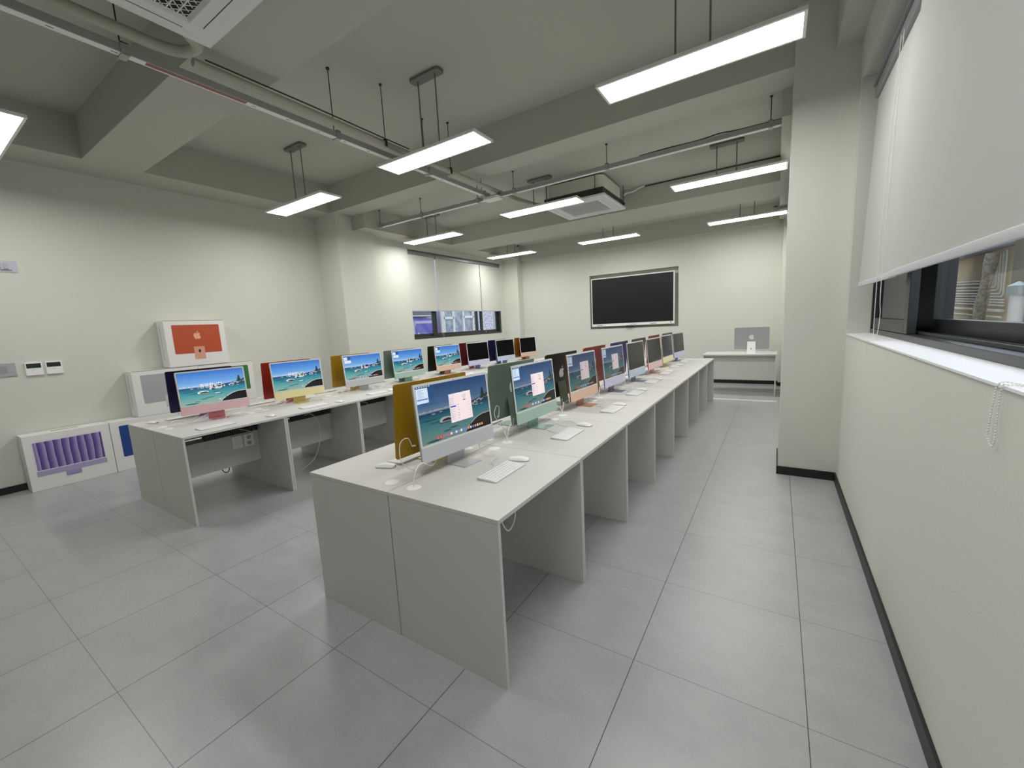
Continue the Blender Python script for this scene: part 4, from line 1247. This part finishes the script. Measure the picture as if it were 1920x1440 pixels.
m = MB(); m.box(XE + .6, 7.1, 2.235, XE + 1.6, 8.2, 2.95); tag(m.build('brick_chimney', BRICK), 'dull brick stack above the ochre eave', 'chimney')
m = MB(); m.box(XE - .35, 3.0, -3, XE - .01, 5.83, 2.3)
tag(m.build('olive_facade', OLIVE), 'olive grey wall outside beside the ochre building', 'wall')
m = MB(); m.box(2.95, 7.62, -3, 2.98, 8.28, 2.6); m.box(2.93, 7.72, -3, 2.95, 7.80, 2.6); m.box(2.93, 8.02, -3, 2.95, 8.12, 2.6)  # reflection of the second window frame, built as dark and rose strips
tag(m.build('brown_reflection', BROWN), 'dark brown ribbed strips imitating a window frame reflection outside the big window', 'reflection')
m = MB(); m.box(2.95, 8.30, -3, 2.98, 8.52, 2.6); tag(m.build('rose_reflection', PINKB), 'rose brown strip imitating a window frame reflection next to the dark brown strips', 'reflection')
for k, z in enumerate((1.775, 1.735, 1.68, 1.633, 1.585, 1.545, 1.505, 1.47, 1.43)):
    dz = -.07
    y1 = 7.0 + k * .055 if k < 6 else 6.95
    pts = [(XE - .03, 9.32, z)]
    if k < 6:
        pts += [(XE - .03, 7.02 + (5 - k) * .085 + .05, z + dz), (XE - .03, 7.02 + (5 - k) * .085, z + dz + .04), (XE - .03, 7.02 + (5 - k) * .085 + .02, 2.08 - (5 - k) * .02)]
    else:
        pts += [(XE - .03, 6.98, z - .075)]
    tag(MB().tube(pts, .011, 6).build('wall_conduit', CONDUIT), f'white conduit on the ochre building, {["topmost", "second from the top", "third from the top", "fourth from the top", "fifth from the top", "sixth from the top", "seventh from the top", "eighth from the top", "ninth from the top"][k]}', 'conduit', 'conduits on the ochre building')
for z, rr_, nm in ((1.348, .02, 'thick white conduit low on the ochre building'), (1.262, .012, 'thin white conduit under the thick one on the ochre building'), (1.142, .014, 'lowest white conduit on the ochre building')):
    tag(MB().tube([(XE - .035, 9.36, z), (XE - .035, 6.98, z - .06)], rr_, 6).build('wall_conduit', CONDUIT), nm, 'conduit', 'conduits on the ochre building')
m = MB()
rnd = random.Random(5)
pts = [(XE - .16 + .015 * rnd.random(), 7.46 - .40 * t + .03 * (rnd.random() - .5), .6 + 1.45 * t) for t in [i / 14 for i in range(-34, 15)]]
m.tube(pts, lambda t: .062 + .009 * math.sin(t * 53), 9)
tag(m.build('tree_trunk', CONCRETE), 'rough grey leaning trunk in front of the ochre building', 'trunk')
r = thing('vent_pipe', 'white vent pipe with a zinc cap outside the big window', 'pipe', (2.6, 4.24, -3))
MB().tube([(0, 0, 0), (0, 0, 4.50)], .046, 16).build('pipe', CONDUIT, r)
m = MB(); m.tube([(0, 0, 4.47), (0, 0, 4.55)], .066, 18); m.tube([(0, 0, 4.55), (0, 0, 4.585)], lambda t: .068 - .062 * t, 18)
m.build('pipe_cap', ZINC, r)

# ------------------------------------------------------------------ the street outside the far window
XO = -8.0
BLUEP = lake_wall_mat('violet_blue_banner', srgb(104, 104, 190), srgb(134, 130, 200), 3.0, 0)
STUCCO = lake_wall_mat('white_stucco', srgb(226, 226, 238), srgb(150, 150, 172), 22.0, 0)
FROST = lake_wall_mat('frosted_pane', srgb(178, 190, 204), srgb(140, 150, 166), 5.0, 0)
PALE = mat('pale_violet_wall', srgb(200, 198, 222), .8)
PEACH = mat('peach_print', srgb(240, 200, 170), .7)
GREYM = mat('grey_shutter_box', srgb(120, 124, 134), .6)
tag(bx('street_building', PALE, XO - 2.2, 6.5, -3, XO - .3, 14.5, 5), 'pale violet building across the street, far window', 'building')
r = thing('street_banner', 'violet blue banner with a pale border outside the far window', 'banner', (XO - .1, 7.9, 1.5))
MB().box(-.02, -.75, -.55, .0, .42, .27).build('cloth', BLUEP, r)
MB().box(0, -.34, .12, .006, .40, .20).box(0, -.42, -.5, .006, -.34, .16).tube([(.004, -.40, .10), (.004, -.36, .20), (.004, -.31, .18), (.004, -.30, .10), (.004, -.36, .04)], .012, 6).build('printed_border', PALE, r)
MB().faces([(.008, -.30, -.28), (.008, .16, -.28), (.008, .05, -.22), (.008, -.05, -.23), (.008, -.15, -.20), (.008, -.22, -.13)], [(0, 1, 2, 3, 4, 5)]).build('printed_shape', PEACH, r)
r = thing('street_shutter_box', 'grey shutter box with a white rail above the violet banner', 'shutter box', (XO - .1, 7.9, 1.88))
MB().box(-.15, -.9, -.06, 0, .44, .10).build('box', GREYM, r)
MB().box(0, -.9, -.045, .015, .44, -.015).build('white_rail', CONDUIT, r)
r = thing('street_window', 'white framed six-pane window of the building across the street', 'window', (XO, 9.45, 1.7))
m = MB()
for y in (-.78, -.72, -.25, .26, .79):
    m.box(-.05, y - .035, -.9, .02, y + .035, .5)
m.box(-.05, -.72, .03, .02, -.25, .10); m.box(-.05, .26, .05, .02, .79, .12); m.box(-.05, -.8, .46, .02, .8, .55)
m.build('frame', CONDUIT, r)
for y0, y1, z0, z1 in ((-.68, -.29, -.9, .03), (-.68, -.29, .10, .46), (-.21, .22, -.9, .46), (.30, .75, -.9, .05), (.30, .75, .12, .46)):
    MB().box(-.045, y0, z0, -.035, y1, z1).build('pane', FROST, r)
tag(bx('street_stucco_pier', STUCCO, XO - .3, 10.29, -3, XO + .05, 11.46, 5), 'rough white stucco pier beside the white framed window', 'wall')
m = MB(); m.box(XO - .3, 11.47, -3, XO + .05, 12.4, 5)
bk = bpy.data.materials.new('pink_brick'); bk.use_nodes = True
nt = bk.node_tree; bt = nt.nodes.new('ShaderNodeTexBrick'); tc = nt.nodes.new('ShaderNodeTexCoord'); mp = nt.nodes.new('ShaderNodeMapping')
mp.inputs['Rotation'].default_value = (PI / 2, 0, PI / 2)
bt.inputs['Scale'].default_value = 7; bt.inputs['Color1'].default_value = srgb(196, 150, 142); bt.inputs['Color2'].default_value = srgb(180, 134, 128); bt.inputs['Mortar'].default_value = srgb(150, 120, 118)
nt.links.new(tc.outputs['Object'], mp.inputs[0]); nt.links.new(mp.outputs[0], bt.inputs['Vector']); nt.links.new(bt.outputs[0], nt.nodes['Principled BSDF'].inputs['Base Color'])
tag(m.build('street_brick_pier', bk), 'pink brick pier at the edge of the far window view', 'wall')

# ------------------------------------------------------------------ daylight
wd = bpy.data.worlds.new('overcast'); sc.world = wd; wd.use_nodes = True
nt = wd.node_tree
bg = nt.nodes['Background']
tc = nt.nodes.new('ShaderNodeTexCoord'); sp = nt.nodes.new('ShaderNodeSeparateXYZ'); cr = nt.nodes.new('ShaderNodeValToRGB')
cr.color_ramp.elements[0].position = .45; cr.color_ramp.elements[0].color = (.30, .31, .33, 1)
cr.color_ramp.elements[1].position = .62; cr.color_ramp.elements[1].color = (.80, .88, 1.0, 1)
ad = nt.nodes.new('ShaderNodeMath'); ad.operation = 'MULTIPLY_ADD'; ad.inputs[1].default_value = .5; ad.inputs[2].default_value = .5
nt.links.new(tc.outputs['Generated'], sp.inputs[0]); nt.links.new(sp.outputs['Z'], ad.inputs[0]); nt.links.new(ad.outputs[0], cr.inputs[0]); nt.links.new(cr.outputs[0], bg.inputs['Color'])
bg.inputs['Strength'].default_value = 2.0

# ------------------------------------------------------------------ camera
cd = bpy.data.cameras.new('camera')
cam = bpy.data.objects.new('camera', cd); COL.objects.link(cam)
rt = Vector((0.842078, 0.536854, -0.051883)); dn = Vector((0.033423, -0.147951, -0.98843)); fw = Vector((-0.538319, 0.830601, -0.14253))
M3 = Matrix((rt, -dn, -fw)).transposed()
cam.matrix_world = Matrix.Translation((0.852903, -1.169013, 1.441113)) @ M3.to_4x4()
cd.sensor_fit = 'HORIZONTAL'; cd.sensor_width = 36.0; cd.lens = 36.0 * 769.294 / 1920
cd.clip_start = .02; cd.clip_end = 100
sc.camera = cam
sc.view_settings.view_transform = 'Standard'
sc.view_settings.look = 'None'
sc.view_settings.exposure = 0.0
sc.view_settings.gamma = 1.0
sc.view_settings.use_curve_mapping = False
sc.cycles.max_bounces = 10
sc.cycles.diffuse_bounces = 6
sc.cycles.glossy_bounces = 4
sc.cycles.transparent_max_bounces = 16
sc.cycles.sample_clamp_indirect = 6.0
sc.cycles.use_denoising = True
